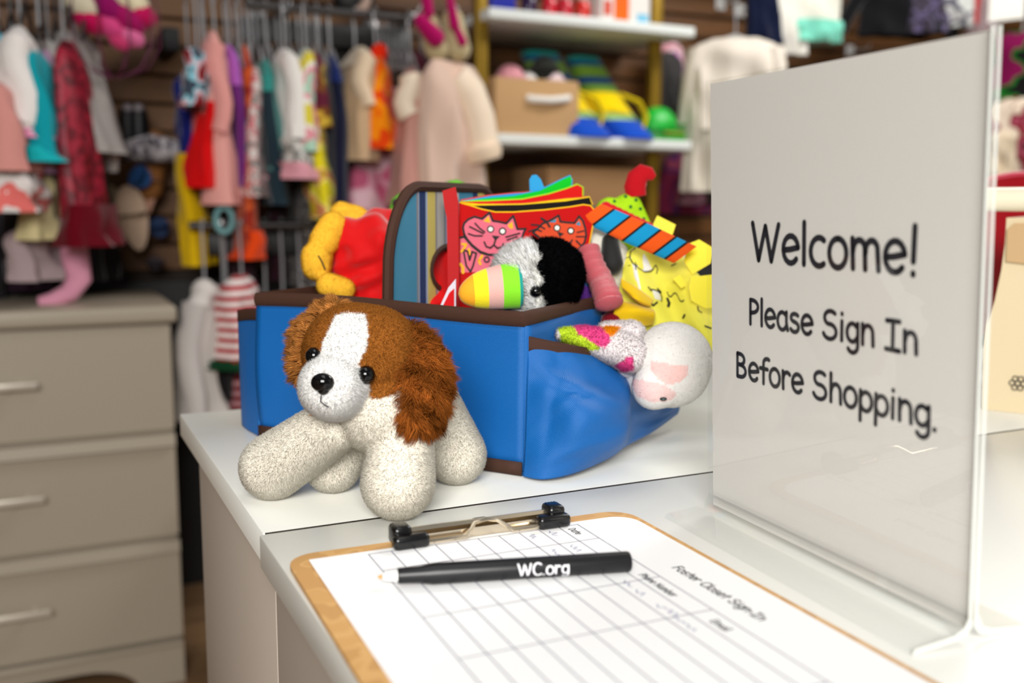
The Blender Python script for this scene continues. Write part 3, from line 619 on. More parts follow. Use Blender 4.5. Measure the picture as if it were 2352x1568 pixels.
page([(1056, 465), (1090, 472), (1200, 470), (1300, 462), (1354, 453), (1360, 470)], (24, 20, 18), .010, name='page', edge=(236, 196, 10), label='black page with a yellow edge')
page([(1057, 464), (1100, 468), (1200, 468), (1300, 456), (1345, 453), (1354, 462)], (240, 200, 12), .018, edge=(200, 30, 24), label='yellow page')
page([(1058, 463), (1120, 462), (1200, 458), (1260, 446), (1300, 434), (1326, 424), (1338, 430), (1338, 460)], (205, 26, 22), .030, edge=(150, 220, 30), label='red page')
page([(1058, 463), (1110, 456), (1180, 450), (1240, 438), (1290, 413), (1310, 404), (1313, 412), (1310, 440)], (16, 190, 40), .040, edge=(40, 150, 210), label='green page')
page([(1058, 461), (1120, 450), (1180, 444), (1225, 441), (1260, 438)], (30, 140, 205), .047, edge=(200, 60, 50), label='blue page')
m = MB(); m.slab([P(x, y, .888) for x, y in [(1222, 470), (1217, 440), (1216, 412), (1222, 402), (1232, 401), (1242, 411), (1250, 430), (1256, 470)]], FW*.0025); m.build('ear_flap', cloth((48, 150, 205)), BK, 'blue ear-shaped flap', smooth=False)
m = MB(); m.tube([P(1016, 436, .836), P(1030, 433, .836), P(1043, 434, .836)], .001, 6)
sp = [(1016, 438), (1046, 429), (1052, 460), (1054, 600), (1054, 780), (1030, 780), (1028, 600), (1026, 500), (1020, 470)]
m = MB(); m.slab([P(x, y, .838) for x, y in sp], FW*.010); m.build('spine_strap', mat((176, 12, 16), .85, name='cloth', bump=('noise', 500, .4)), BK, 'dark red ribbon strap on the spine')
ct = bvh(cov)
PK, YE, OR, BL_, WH_ = (mat((214, 100, 120), .85, name='print_pink'), mat((236, 170, 30), .85, name='print_yellow'), mat((206, 66, 22), .85, name='print_orange'), mat((30, 130, 160), .85, name='print_blue'), mat((236, 232, 220), .85, name='print_white'))
c1 = [(345, 720), (330, 640), (345, 590), (390, 545), (420, 530), (470, 510), (560, 535), (650, 460), (690, 560), (760, 570), (850, 590), (935, 500), (985, 660), (1085, 655), (1060, 700), (1040, 760), (960, 800), (840, 920), (760, 965), (640, 965), (540, 930), (440, 850), (380, 780)]
b1 = [(300, 760), (345, 750), (440, 860), (540, 940), (640, 970), (760, 970), (780, 1060), (700, 1170), (300, 1180)]
c2 = [(1170, 700), (1230, 650), (1290, 590), (1370, 560), (1480, 495), (1500, 570), (1590, 580), (1670, 585), (1725, 505), (1770, 560), (1800, 650), (1810, 740), (1790, 820), (1740, 880), (1700, 910), (1600, 900), (1450, 850), (1250, 760)]
b2 = [(1640, 915), (1750, 930), (1760, 1060), (1730, 1240), (1700, 1480), (1560, 1480), (1600, 1200)]
def circ(x, y, r_, n=14): return [(x+r_*math.cos(2*PI*i/n), y+r_*math.sin(2*PI*i/n)) for i in range(n)]
ST = [(b1, 0, 1, 1), (c1, 0, 1, 1), (b2, 0, 3, 1), (c2, 0, 3, 1)]
LW = .0019
fills = [(c1, 1), (c2, 3)]
ol = lambda p: (p+[p[0]], LW, 0)
ST += [ol(c1), ol(c2), ol(b2)]
ST2 = [([(575, 565), (640, 500), (660, 585)], 0, 2, 1), ([(865, 610), (925, 570), (935, 655), (890, 650)], 0, 2, 1), ([(1365, 575), (1455, 535), (1440, 580)], 0, 4, 1), ([(1685, 605), (1725, 560), (1745, 620)], 0, 4, 1)]
for (x, y, r_) in ((662, 660, 44), (806, 685, 46), (1460, 645, 44), (1625, 680, 44)):
    ST2 += [(circ(x, y, r_), 0, 0, 1)]
ST3 = []
for (x, y, r_) in ((662, 660, 28), (806, 685, 28), (1460, 645, 28), (1625, 680, 26)):
    ST3 += [(circ(x, y, r_), 0, 5, 1)]
ST3 += [([(675, 735), (775, 745), (720, 800)], 0, 0, 1), ([(1460, 685), (1545, 715), (1490, 755)], 0, 0, 1), (b1[0:6], LW, 0),
        ([(720, 790), (700, 850), (660, 885), (610, 870), (585, 815)], LW*.8, 0), ([(700, 850), (745, 890), (800, 870), (815, 835)], LW*.8, 0),
        ([(475, 590), (530, 650), (590, 695)], LW*.7, 0), ([(410, 630), (490, 670), (575, 712)], LW*.7, 0), ([(395, 715), (470, 740), (560, 740)], LW*.7, 0),
        ([(845, 755), (1010, 710)], LW*.7, 0), ([(860, 790), (980, 750)], LW*.7, 0), ([(1150, 605), (1230, 610), (1310, 655)], LW*.7, 0), ([(1270, 530), (1330, 570), (1370, 630)], LW, 0),
        ([(1120, 690), (1200, 660), (1270, 685)], LW*.7, 0), ([(1640, 790), (1620, 820), (1540, 835)], LW*.8, 0), ([(1700, 700), (1780, 680)], LW*.6, 0), ([(1690, 750), (1800, 750)], LW*.6, 0), ([(1690, 800), (1740, 850), (1760, 900)], LW*.8, 0),
        ([(335, 910), (385, 925), (410, 1030), (440, 930), (490, 950), (450, 1100), (420, 1170), (370, 1100), (335, 910)], LW*.8, 0), (circ(615, 1025, 30)+[(645, 1025)], LW*.7, 0),
        ([(320, 840), (370, 840), (350, 880), (310, 930)], LW*1.1, 2), ([(400, 900), (405, 960)], LW*1.2, 2), ([(560, 980), (520, 1040), (540, 1080)], LW*1.2, 2), ([(300, 1080), (330, 1120), (330, 1180)], LW*1.4, 2)]
for j, yy in enumerate((960, 1080, 1200, 1330)): ST3 += [([(1640-10*j, yy), (1700, yy+35), (1760-16*j, yy+10)], LW*1.5, 4), ([(1640-10*j, yy+50), (1750-16*j, yy+60)], LW*.7, 0)]
for nm, sset, of in (('cover_print', ST, .0003), ('cover_print', ST2, .0006), ('cover_print', ST3, .0009)):
    decal(nm, ct, [(zc(s[0]),)+tuple(s[1:]) for s in sset], [KN, PK, YE, OR, BL_, WH_], cov, off=of, label='printed cat drawing')
# striped tail, part of the book
tl = [(1372, 490, .874), (1440, 520, .868), (1505, 560, .866), (1572, 588, .866)]
m = MB(); pa_, pb_ = P(1356, 487, .872), P(1574, 585, .866); td = (pb_-pa_); tlen = np.linalg.norm(td); td /= tlen; tn = np.cross(FW, td); tn /= np.linalg.norm(tn); tn = tn if tn[2] > 0 else -tn
k = 0; seg = [(0, .12, 0), (.12, .145, 2), (.145, .29, 1), (.29, .315, 2), (.315, .45, 0), (.45, .475, 2), (.475, .61, 1), (.61, .635, 2), (.635, .77, 0), (.77, .795, 2), (.795, .89, 1), (.89, .915, 2), (.915, 1.0, 0)]
TM = [cloth((222, 84, 22)), cloth((20, 140, 190)), cloth((24, 20, 22))]; tail = None
for i, (s0, s1, ci) in enumerate(seg):
    m = MB(); m.grid(lambda u, v: pa_+td*tlen*(s0+(s1-s0)*v)+tn*(math.sin(2*PI*u)*(.0118-.001*abs((s0+(s1-s0)*v)*2-1)))+FW*math.cos(2*PI*u)*.0040-td*.012*(math.sin(2*PI*u)*-.5), 16, 4, cu=True)
    if i in (0, len(seg)-1):
        kk = 0 if i == 0 else 3; m.add([m.v[kk*16+j] for j in range(16)], [tuple(range(16))])
    if tail is None: tail = m.build('striped_tail', TM[ci], BK, 'padded orange and blue striped tail tab')
    else: m.build('stripe', TM[ci], tail)
# yellow plush in red shirt (generic)
bear = thing('yellow_plush', P(800, 680, .93), 'yellow plush toy in a red velour shirt lying in the left of the caddy', 'plush toy')
gy = blob(lambda mb: (mb.cap(P(765, 520, .915), P(745, 555, .91), .0140, .0145), mb.cap(P(728, 590, .905), P(728, 612, .905), .0150, .0140), mb.cap(P(755, 655, .895), P(790, 665, .9), .0118, .011), mb.cap(P(800, 540, .95), P(780, 650, .95), .026, .022), mb.cap(P(785, 492, .95), P(820, 500, .95), .012, .012), mb.ell(P(782, 474, .95), .0055)), .0018, 3)
fuzz('body', gy, bear, solidcol((255, 198, 62)), 26000, .0014, .0003, mess=.5, nmix=.9, jit=.04, sheen=.5)
RDV = mat((204, 6, 10), .75, name='red_velour', bump=('noise', 400, .2), sheen=.35, spec=.2)
g5 = blob(lambda mb: (mb.cap(P(815, 560, .93), P(880, 590, .93), .030, .034), mb.cap(P(830, 640, .93), P(900, 640, .93), .028, .030), mb.cap(P(840, 515, .94), P(895, 520, .95), .012, .016), mb.cap(P(800, 660, .93), P(860, 720, .93), .02, .03)), .003, 6)
V, N, T = g5; X, Y = PRJ(V); fo = .0034*np.sin((X*.045+Y*.06)+2.2*np.sin(Y*.03))+.0018*np.sin(X*.09-Y*.03+2)+.001*np.sin(X*.02+Y*.12); V = V+N*fo[:, None]
m = MB(); m.add(V, [tuple(map(int, q_)) for q_ in T]); m.build('red_shirt', RDV, bear, 'creased red velour shirt')
m = MB(); HH_ = gbvh(gy); Hs = [hit(HH_, *q_) for q_ in ((731, 587), (738, 600), (746, 620))]; m.tube([h[0]+h[1]*.001 for h in Hs], .0007, 6); m.build('seam_stitch', KN, bear)
# frog
fr = thing('plush_frog', P(985, 640, 1.0), 'lime green plush frog peeping over the striped divider', 'plush toy')
gf = blob(lambda mb: (mb.cap(P(970, 560, 1.02), P(1030, 640, 1.02), .050, .045), mb.ell(P(932, 478, 1.01), .0165), mb.ell(P(1045, 450, 1.02), .0170)), .003, 3)
fuzz('body', gf, fr, solidcol((130, 214, 70)), 15000, .0025, .0004, mess=.5, nmix=.8)
m = MB(); m.ell(P(924, 468, .998), (.0105, .006, .0075), Matrix.Rotation(-AZ, 3, 'Z')); m.build('eye_ring', mat((60, 30, 50), .5), fr); m = MB(); m.ell(P(926, 468, .993), (.0075, .005, .0055), Matrix.Rotation(-AZ, 3, 'Z')); m.build('eye', GLB, fr)
# green toy with red stem
gt_ = thing('green_soft_toy', P(1430, 560, .93), 'lime green soft toy with sequins and a red stem behind the striped tail', 'soft toy')
gg = blob(lambda mb: (mb.cap(P(1440, 480, .95), P(1385, 560, .95), .015, .022), mb.cap(P(1400, 485, .95), P(1450, 560, .95), .014, .024), mb.cap(P(1445, 470, .95), P(1480, 560, .95), .012, .014)), .002, 5)
fuzz('body', gg, gt_, solidcol((182, 232, 40)), 6000, .0008, .0003, mess=.4, nmix=.9)
GT = gbvh(gg); SQ = mat((10, 110, 60), .2, .3, name='sequin')
m = MB()
for x_, y_ in ((1437, 452), (1411, 463), (1448, 475), (1478, 503), (1452, 505), (1470, 480), (1388, 473), (1420, 500), (1460, 460), (1500, 512), (1476, 535), (1400, 450)):
    p_, n_ = hit(GT, x_, y_); m.tube([p_-n_*.0005, p_+n_*.0012], .0016, 8)
m.build('sequins', SQ, gt_, 'round green sequins')
m = MB(); m.tube([P(x, y, .945) for x, y in ((1462, 452), (1458, 430), (1464, 410), (1478, 398), (1492, 400), (1503, 408))], [.0095, .0105, .0105, .0095, .007, .003], 12, flat=.6, up=FW); m.build('stem', cloth((176, 14, 26)), gt_, 'red stuffed stem')
m = MB()
for i in range(8):
    f = i/7; m.ell(P(1392+f*95, 478+f*46, .925), .0065, sub=2)
m.build('red_frill', cloth((206, 30, 30)), gt_, 'scalloped red frill')
# white and black plush
wb = thing('white_plush', P(1390, 640, .88), 'white plush toy with a black ear between the book and yellow blanket', 'plush toy')
gw = blob(lambda mb: (mb.cap(P(1370, 570, .90), P(1385, 700, .905), .0200, .024), mb.cap(P(1400, 590, .90), P(1420, 620, .90), .018, .014)), .002, 4)
fuzz('body', gw, wb, solidcol((232, 228, 214)), 14000, .0012, .0003, mess=.5, nmix=.9)
m = MB(); m.cap(P(1402, 555, .882), P(1406, 605, .876), .008, .0105); m.build('ear', mat((10, 10, 10), .8, name='black_velour', sheen=.3), wb, 'black floppy ear')
# pink corduroy leg
pk = thing('pink_plush_leg', P(1380, 700, .85), 'pink corduroy plush leg hanging over the caddy side', 'plush toy')
q = [(1352, 570, .868), (1362, 610, .862), (1382, 650, .855), (1396, 685, .842), (1402, 708, .838)]; pts = []; rs = []
for i in range(25):
    f = i/24*4; k = min(int(f), 3); g = f-k; pts.append(P(*[q[k][j]*(1-g)+q[k+1][j]*g for j in range(3)])); rs.append((.0095+.0035*(i/24))*(1+.05*math.sin(i*2.1))*(1 if i < 22 else (.9, .7, .35)[i-22]))
m = MB(); m.tube(pts, rs, 20); m.build('leg', mat((206, 88, 98), .85, name='pink_corduroy', bump=('rib', 260, .8), sheen=.3), pk)
m = MB(); m.ell(P(1410, 738, .86), (.012, .012, .010)); m.ell(P(1390, 760, .87), (.01, .012, .010)); m.build('foot', cloth((110, 10, 24)), pk, 'dark red foot end')
# blue and purple cloth pieces low in the caddy
for nm, lab, c_, pts in (('purple_cloth', 'purple fabric scrap low in the caddy beside the pink leg', (84, 22, 130), [(1318, 690), (1340, 660), (1372, 648), (1392, 700)]), ('blue_cloth', 'mid blue fabric scrap tucked behind the book and pink leg', (40, 100, 160), [(1325, 650), (1345, 625), (1365, 640), (1350, 680)])):
    m = MB(); fnn = net([[(pts[0][0], 730, .875), (1360, 740, .87), (pts[3][0], 730, .875)], [(pts[0][0], pts[0][1], .875), (pts[1][0], pts[1][1], .865), (pts[3][0]-10, pts[3][1]-12, .868)], [(pts[0][0]+5, pts[0][1]-14, .88), (pts[1][0]+5, pts[1][1]-5, .878), (pts[2][0], pts[2][1], .877)]])
    m.grid(fnn, 12, 12); tag(m.build(nm, mat(c_, .8, name='cloth', sheen=.3), solid=.003), lab, 'cloth')
m = MB(); m.slab([P(x, y, .81) for x, y in ((1012, 700), (1030, 660), (1047, 640), (1047, 720), (1012, 720))], FW*.004); m.slab([P(x, y, .808) for x, y in ((1018, 700), (1032, 672), (1043, 662), (1043, 712), (1018, 712))], FW*.002, 1); tag(m.build('board_toy', [cloth((210, 205, 215)), cloth((200, 24, 28))]), 'small white-edged red toy corner beside the book spine', 'toy')
m = MB(); fnn = net([[(985, 700, .87), (1040, 700, .87)], [(980, 620, .9), (1045, 620, .88)], [(1000, 555, .91), (1035, 540, .9)]]); m.grid(lambda u, v: fnn(u, v)-FW*.003*math.sin(7*u+5*v), 14, 14); tag(m.build('red_cloth', RDV, solid=.003), 'red cloth seen through the divider hand hole', 'cloth')
m = MB(); m.slab([P(x, y, .93) for x, y in ((690, 676), (736, 680), (736, 700), (690, 700))], FW*.01); tag(m.build('white_card', mat((240, 240, 215), .6, name='card')), 'white card edge lying behind the caddy rim at the left', 'card')

# yellow blanket
YBL = cloth((238, 230, 84)); YDK = cloth((226, 186, 20))
bl_ = thing('yellow_blanket', P(1540, 740, .90), 'yellow baby blanket with black line prints draped over the caddy corner', 'blanket')
fnb = net([[(1432, 585, .90), (1480, 560, .905), (1530, 570, .92), (1575, 600, .935), (1625, 700, .95)],
           [(1428, 640, .885), (1475, 625, .875), (1530, 640, .895), (1590, 625, .885), (1650, 690, .91)],
           [(1415, 690, .88), (1470, 680, .865), (1535, 680, .89), (1600, 680, .87), (1665, 740, .895)],
           [(1402, 740, .875), (1460, 735, .868), (1540, 735, .875), (1610, 750, .862), (1680, 800, .88)],
           [(1398, 775, .885), (1460, 775, .875), (1545, 790, .885), (1625, 800, .868), (1690, 850, .88)]])
def bfold(u, v): return .0045*math.sin(11*u+3*v+1)+.0030*math.sin(19*u-8*v)+.0020*math.sin(13*v+6*u)
m = MB(); m.grid(lambda u, v: fnb(u, v)-FW*bfold(u, v), 60, 50); bo = m.build('blanket_cloth', YBL, bl_, solid=.0016)
bt = bvh(bo)
fo1 = net([[(1425, 640, .872), (1460, 660, .860), (1500, 690, .868)], [(1430, 660, .862), (1462, 685, .848), (1494, 700, .858)], [(1442, 672, .868), (1470, 694, .856), (1492, 702, .862)]])
m = MB(); m.grid(fo1, 16, 10); m.build('folded_hem', YDK, bl_, 'golden folded hem', solid=.0018)
fo2 = net([[(1405, 735, .862), (1450, 750, .85), (1500, 745, .86)], [(1412, 712, .852), (1455, 716, .842), (1503, 722, .852)], [(1420, 692, .862), (1460, 700, .858), (1502, 712, .862)]])
m = MB(); m.grid(lambda u, v: fo2(u, v)-FW*.002*math.sin(5*u+7*v), 20, 14); m.build('folded_hem', YDK, bl_, 'golden folded hem', solid=.0018)
for pts, dd in (([(1510, 495), (1552, 516), (1540, 552), (1496, 525)], .925), ([(1580, 560), (1606, 550), (1640, 570), (1632, 605), (1590, 630), (1572, 600)], .885), ([(1586, 636), (1640, 630), (1690, 640), (1690, 700), (1620, 708), (1588, 690), (1582, 660)], .868), ([(1545, 640), (1562, 630), (1575, 655), (1565, 662)], .872)):
    m = MB(); m.slab([P(x, y, dd-.0001*(x-1550)) for x, y in pts], FW*.0022); m.build('ribbon_tag', mat((252, 236, 8), .5, name='satin_ribbon', sheen=.3), bl_, 'bright yellow satin ribbon tag', smooth=False)
KL = .0009; zz = lambda L_: [(1380+x/6.532, 560+y/6.532) for x, y in L_]
ink = [(zz([(510, 75), (450, 130), (440, 220), (480, 300), (560, 380), (640, 430), (740, 425), (780, 385)]), KL*1.3, 0), (zz([(370, 230), (450, 200)]), KL, 0), (zz([(430, 335), (540, 330)]), KL, 0), (zz([(510, 290), (520, 400)]), KL, 0),
       (zz([(780, 370), (820, 330), (850, 390), (830, 460)]), KL, 0), (zz([(1060, 340), (1130, 310)]), KL*1.5, 0), (zz([(730, 690), (800, 700), (870, 740), (900, 800), (895, 870)]), KL*1.3, 0), (zz([(700, 660), (740, 710)]), KL*2, 0), (zz([(840, 690), (880, 730)]), KL*3, 0),
       (zz([(700, 850), (770, 930), (830, 880)]), KL*2, 0), (zz([(990, 830), (1020, 900), (1000, 950)]), KL*3, 0), (zz([(1270, 1070), (1250, 1110)]), KL*2.5, 0), (zz([(1550, 1240), (1640, 1275)]), KL*2, 0), (zz([(1440, 950), (1450, 1010), (1500, 1040)]), KL*1.6, 0), (zz([(240, 580), (290, 575), (300, 610)]), KL*2, 0)]
for i in range(22):
    a_ = i/21; x_ = 990+260*a_; y_ = 720+110*a_+50*math.sin(a_*9); ink.append((zz([(x_, y_), (x_+8, y_+5)]), KL*1.1, 0))
decal('line_print', bt, ink, [KN], bl_, off=.0014, label='black printed line drawing')
fl = [(zz([(470, 100), (640, 160), (700, 260), (760, 390), (640, 430), (540, 350), (450, 230)]), 0, 0, 1), (zz([(260, 60), (400, 20), (480, 90), (440, 190), (350, 210), (290, 160)]), 0, 0, 1), (zz([(750, 690), (860, 730), (890, 850), (800, 830)]), 0, 0, 1)]
decal('white_print', bt, fl, [cloth((238, 236, 230))], bl_, off=.0022, label='white printed patch')
# pink cloth behind the sign edge
m = MB(); fnn = net([[(1640, 800, .93), (1700, 800, .93)], [(1636, 690, .94), (1700, 690, .94)]]); m.grid(fnn, 8, 8); tag(m.build('plum_cloth', cloth((150, 40, 80)), solid=.01), 'plum cloth fold behind the yellow blanket at the sign edge', 'cloth')
# unicorn
un = thing('plush_unicorn', P(1530, 900, .80), 'white plush unicorn head with pink muzzle and rainbow mane in the side pocket', 'plush toy')
gu = blob(lambda mb: (mb.cap(P(1545, 830, .800), P(1540, 845, .800), .0325, .0325, sub=3), mb.cap(P(1502, 890, .787), P(1520, 880, .79), .0178, .020, sub=3)), .0017, 4)
def ucol(V, N):
    X, Y = PRJ(V); C = np.tile(L3((240, 237, 232)), (len(V), 1))
    C[inpoly(X, Y, [(1446, 868), (1500, 876), (1530, 885), (1556, 905), (1540, 920), (1500, 925), (1462, 910)])] = L3((240, 206, 202))
    C[inpoly(X, Y, [(1495, 828), (1540, 836), (1582, 840), (1580, 860), (1560, 878), (1535, 884), (1510, 872), (1496, 850)])] = L3((248, 206, 200)); return C
fuzz('head', gu, un, ucol, 22000, .0006, .00024, mess=.5, nmix=1.0, jit=.01)
ut = gbvh(gu); p_, n_ = hit(ut, 1523, 915); m = MB(); m.ell(p_+n_*.0005, (.0030, .0030, .0015), Matrix.Rotation(-AZ, 3, 'Z')); m.build('eye', mat((50, 60, 60), .4), un, 'small dark eye')
gm = blob(lambda mb: (mb.cap(P(1290, 768, .785), P(1340, 775, .782), .0050, .0092), mb.cap(P(1340, 775, .782), P(1400, 795, .785), .0092, .0135), mb.cap(P(1400, 790, .785), P(1450, 815, .79), .0135, .0150), mb.cap(P(1390, 760, .795), P(1450, 770, .80), .007, .012)), .0017, 4)
def mcol(V, N):
    X, Y = PRJ(V); C = np.tile(L3((240, 232, 232)), (len(V), 1))
    C[inpoly(X, Y, [(1283, 755), (1310, 748), (1330, 765), (1372, 785), (1376, 802), (1345, 806), (1290, 785)])] = L3((206, 232, 60))
    C[inpoly(X, Y, [(1312, 745), (1360, 745), (1400, 765), (1402, 785), (1390, 800), (1368, 790), (1330, 768)])] = L3((236, 82, 150))
    C[inpoly(X, Y, [(1378, 750), (1428, 750), (1414, 768), (1402, 774)])] = L3((250, 150, 20))
    C[inpoly(X, Y, [(1412, 838), (1440, 820), (1456, 822), (1456, 850), (1430, 852)])] = L3((236, 82, 150))
    return C
fuzz('mane', gm, un, mcol, 20000, .0026, .00035, mess=.7, nmix=.85, jit=.06, label='fluffy rainbow patched mane')
m = MB(); m.cap(P(1460, 800, .80), P(1440, 840, .80), .012, .010)
m.cap(P(1440, 800, .80), P(1480, 880, .81), .012, .014); m.build('neck', cloth((232, 228, 224)), un)

# ================================================================== RIGHT: cream moulded case with handle bar, red item behind
CRM = mat((214, 196, 160), .5, name='cream_plastic'); TAN = mat((190, 156, 112), .6, name='tan_plastic')
rc = thing('cream_case', P(2420, 945, 1.015)*[1, 1, 0]+[0, 0, CZ], 'cream moulded case with a round handle bar and dark emblem at the right edge', 'case')
def rp_(px, py, d=1.015): return P(px, py, d)
def RX(x0, z0, dep=0): return so*0
e0 = PZ(2258, 941, CZ); e1 = PZ(2352, 951, CZ); rd = (e1-e0); rd /= np.linalg.norm(rd); rn = np.array([-rd[1], rd[0], 0]);  rn = rn if rn@(FW*[1, 1, 0]) > 0 else -rn
def rr_(s, z_, b=0): return e0+rd*s+rn*b+np.array([0, 0, z_])
# outline of front face: lower wide body, narrow upper part
def wpx(px, py):
    q_ = ray(px, py); tt = ((e0-CAM)@rn)/(q_@rn); X_ = CAM+q_*tt; return ((X_-e0)@rd, X_[2]-CZ)
o_ = [wpx(2256, 941), wpx(2258, 800), wpx(2266, 745), wpx(2285, 690), wpx(2300, 620), wpx(2308, 560), wpx(2312, 500)]
o_ = [(s_, max(0.0002, z_)) for s_, z_ in o_]+[(.25, o_[-1][1]), (.25, .0002)]
m = MB(); m.slab([rr_(*p) for p in o_], rn*.14); m.build('shell', CRM, rc)
a0_ = wpx(2316, 512); a1_ = wpx(2312, 600)
m = MB(); m.slab([rr_(a0_[0], a0_[1]-.006, -.004), rr_(a0_[0]+.006, a0_[1], -.004), rr_(.22, a0_[1]+.002, -.004), rr_(.22, a1_[1]-.02, -.004), rr_(a1_[0], a1_[1], -.004)], rn*.006); m.build('front_pocket', TAN, rc, 'tan recessed panel')
b_ = wpx(2268, 458); m = MB(); m.tube([rr_(b_[0]-.004, b_[1], -.004), rr_(.22, b_[1]+.002, -.004)], .0118, 20); m.build('handle_bar', mat((232, 222, 196), .35, name='cream_bar'), rc)
ec = wpx(2338, 880); m = MB()
for i in range(7):
    a_ = i*PI/3; r_ = .0052 if i < 6 else 0; cx_, cz_ = ec[0]+r_*math.cos(a_), ec[1]+r_*math.sin(a_)
    m.tube([rr_(cx_+.0028*math.cos(2*PI*j/6), cz_+.0028*math.sin(2*PI*j/6), -.0008) for j in range(7)], .0006, 5)
m.build('emblem', KN, rc, 'dark cluster emblem')
rb = thing('red_chair', P(2420, 700, 1.25)*[1, 1, 0]+[0, 0, CZ], 'dark red curved shell behind the cream case', 'chair')
fnr = net([[(2210, 780, 1.22), (2265, 760, 1.20), (2300, 700, 1.20), (2420, 690, 1.2)], [(2215, 600, 1.24), (2262, 560, 1.22), (2330, 560, 1.22), (2420, 560, 1.22)], [(2235, 425, 1.26), (2282, 413, 1.25), (2340, 404, 1.25), (2420, 404, 1.25)]])
m = MB(); m.grid(fnr, 20, 16); m.build('shell', mat((150, 0, 14), .35, name='red_shell'), rb, solid=.01)
m = MB(); m.tube([fnr(u, 1) for u in np.linspace(0, 1, 16)], .006, 8); m.build('rim', mat((190, 60, 80), .4, name='red_rim'), rb, 'lighter rolled rim')
m = MB(); m.bb((-.06, -.05, 0), (.06, .05, 0.02)); bp = P(2420, 700, 1.25); m.v = [(v[0]+bp[0], v[1]+bp[1], v[2]+CZ) for v in m.v]; m.tube([(bp[0], bp[1], CZ+.02), tuple(fnr(.9, .1))], .02, 10); m.build('pedestal', mat((120, 0, 12), .4), rb)

# ================================================================== BACKGROUND: wall rails, hangers, clothes
STEEL = mat((120, 118, 118), .3, 1, name='rail_steel'); CLR = mat((150, 150, 152), .25, name='hanger_plastic', spec=.6)
def rail(x0, x1, y, z, label, posts=()):
    t = thing('hanging_rail', ((x0+x1)/2, YW-.02, z), label, 'rail')
    m = MB(); m.tube([(x0, y, z), (x1, y, z)], .011, 12); m.build('rail_bar', STEEL, t)
    m = MB(); m.bb((x0, y+.06, z-.075), (x1, y+.072, z-.02), .002); m.build('cross_bar', mat((22, 21, 21), .5, name='black_bar'), t, 'flat black bar behind the rail')
    for x in posts: m = MB(); m.bb((x-.012, y-.01, z-.016), (x+.012, YW-.018, z+.014), .003); m.bb((x-.02, YW-.026, z-.05), (x+.02, YW-.018, z+.05), .002); m.build('bracket', STEEL, t)
rail(.50, .955, 2.55, 1.592, 'long chromed rail across the middle of the slat wall', (.60, .93))
rail(-.62, .12, 2.38, 1.80, 'chromed rail at the upper left holding the leftmost clothes', (-.4, .08))
rail(.34, .90, 2.50, 1.052, 'lower chromed rail holding the striped and grey tops', (.42, .85))
rail(1.93, 2.80, 2.62, 2.02, 'high chromed rail at the upper right', (2.0, 2.7))
HL = {1.592: ('grey plastic hanger on the long middle rail', 'hanger', 'hangers on the middle rail'), 1.80: ('dark plastic hanger on the upper left rail', 'hanger', 'hangers on the upper left rail'),
      1.052: ('grey plastic hanger on the lower rail', 'hanger', 'hangers on the lower rail'), 2.02: ('plastic hanger on the high rail at the upper right', 'hanger', 'hangers on the upper right rail'), 1.9: ('plastic hanger with the black green and magenta garment at the right edge', 'hanger'), 1.72: ('clear hanger carrying the cream long-sleeved blouse', 'hanger')}
def hanger(c, ztop, zrail, yaw, w_=.26, y=None, mt=None):
    """c = centre (x, y) of the garment neck, hook goes up to the rail"""
    t = thing('clothes_hanger', (c[0], c[1], ztop), *HL[min(HL, key=lambda k: abs(k-zrail))])
    m = MB(); d = np.array([math.cos(yaw), math.sin(yaw), 0]); o = np.array([c[0], c[1], ztop])
    m.tube([o+d*w_/2+[0, 0, -.055], o+d*w_*.2+[0, 0, -.012], o+[0, 0, .004], o-d*w_*.2+[0, 0, -.012], o-d*w_/2+[0, 0, -.055]], .0045, 6); m.build('hanger_arms', mt or CLR, t)
    m = MB(); h = max(.04, zrail-ztop); p = [o, o+[0, 0, h-.02]]; q = [(0, -.0), (.018, .018), (.0, .036), (-.016, .024)]
    dd = np.array([0, 1.0, 0]) if abs(d[1]) > .5 else d
    p = [o+[0, 0, -.004], o+[0, 0, (h-.012)*.5], o+[0, 0, h-.012]+dd*.012, o+[0, 0, h+.006]+dd*.014, o+[0, 0, h+.014], o+[0, 0, h+.006]-dd*.014]
    m.tube(p, .0032, 6); m.build('hook', mt or CLR, t)
gi = [0]
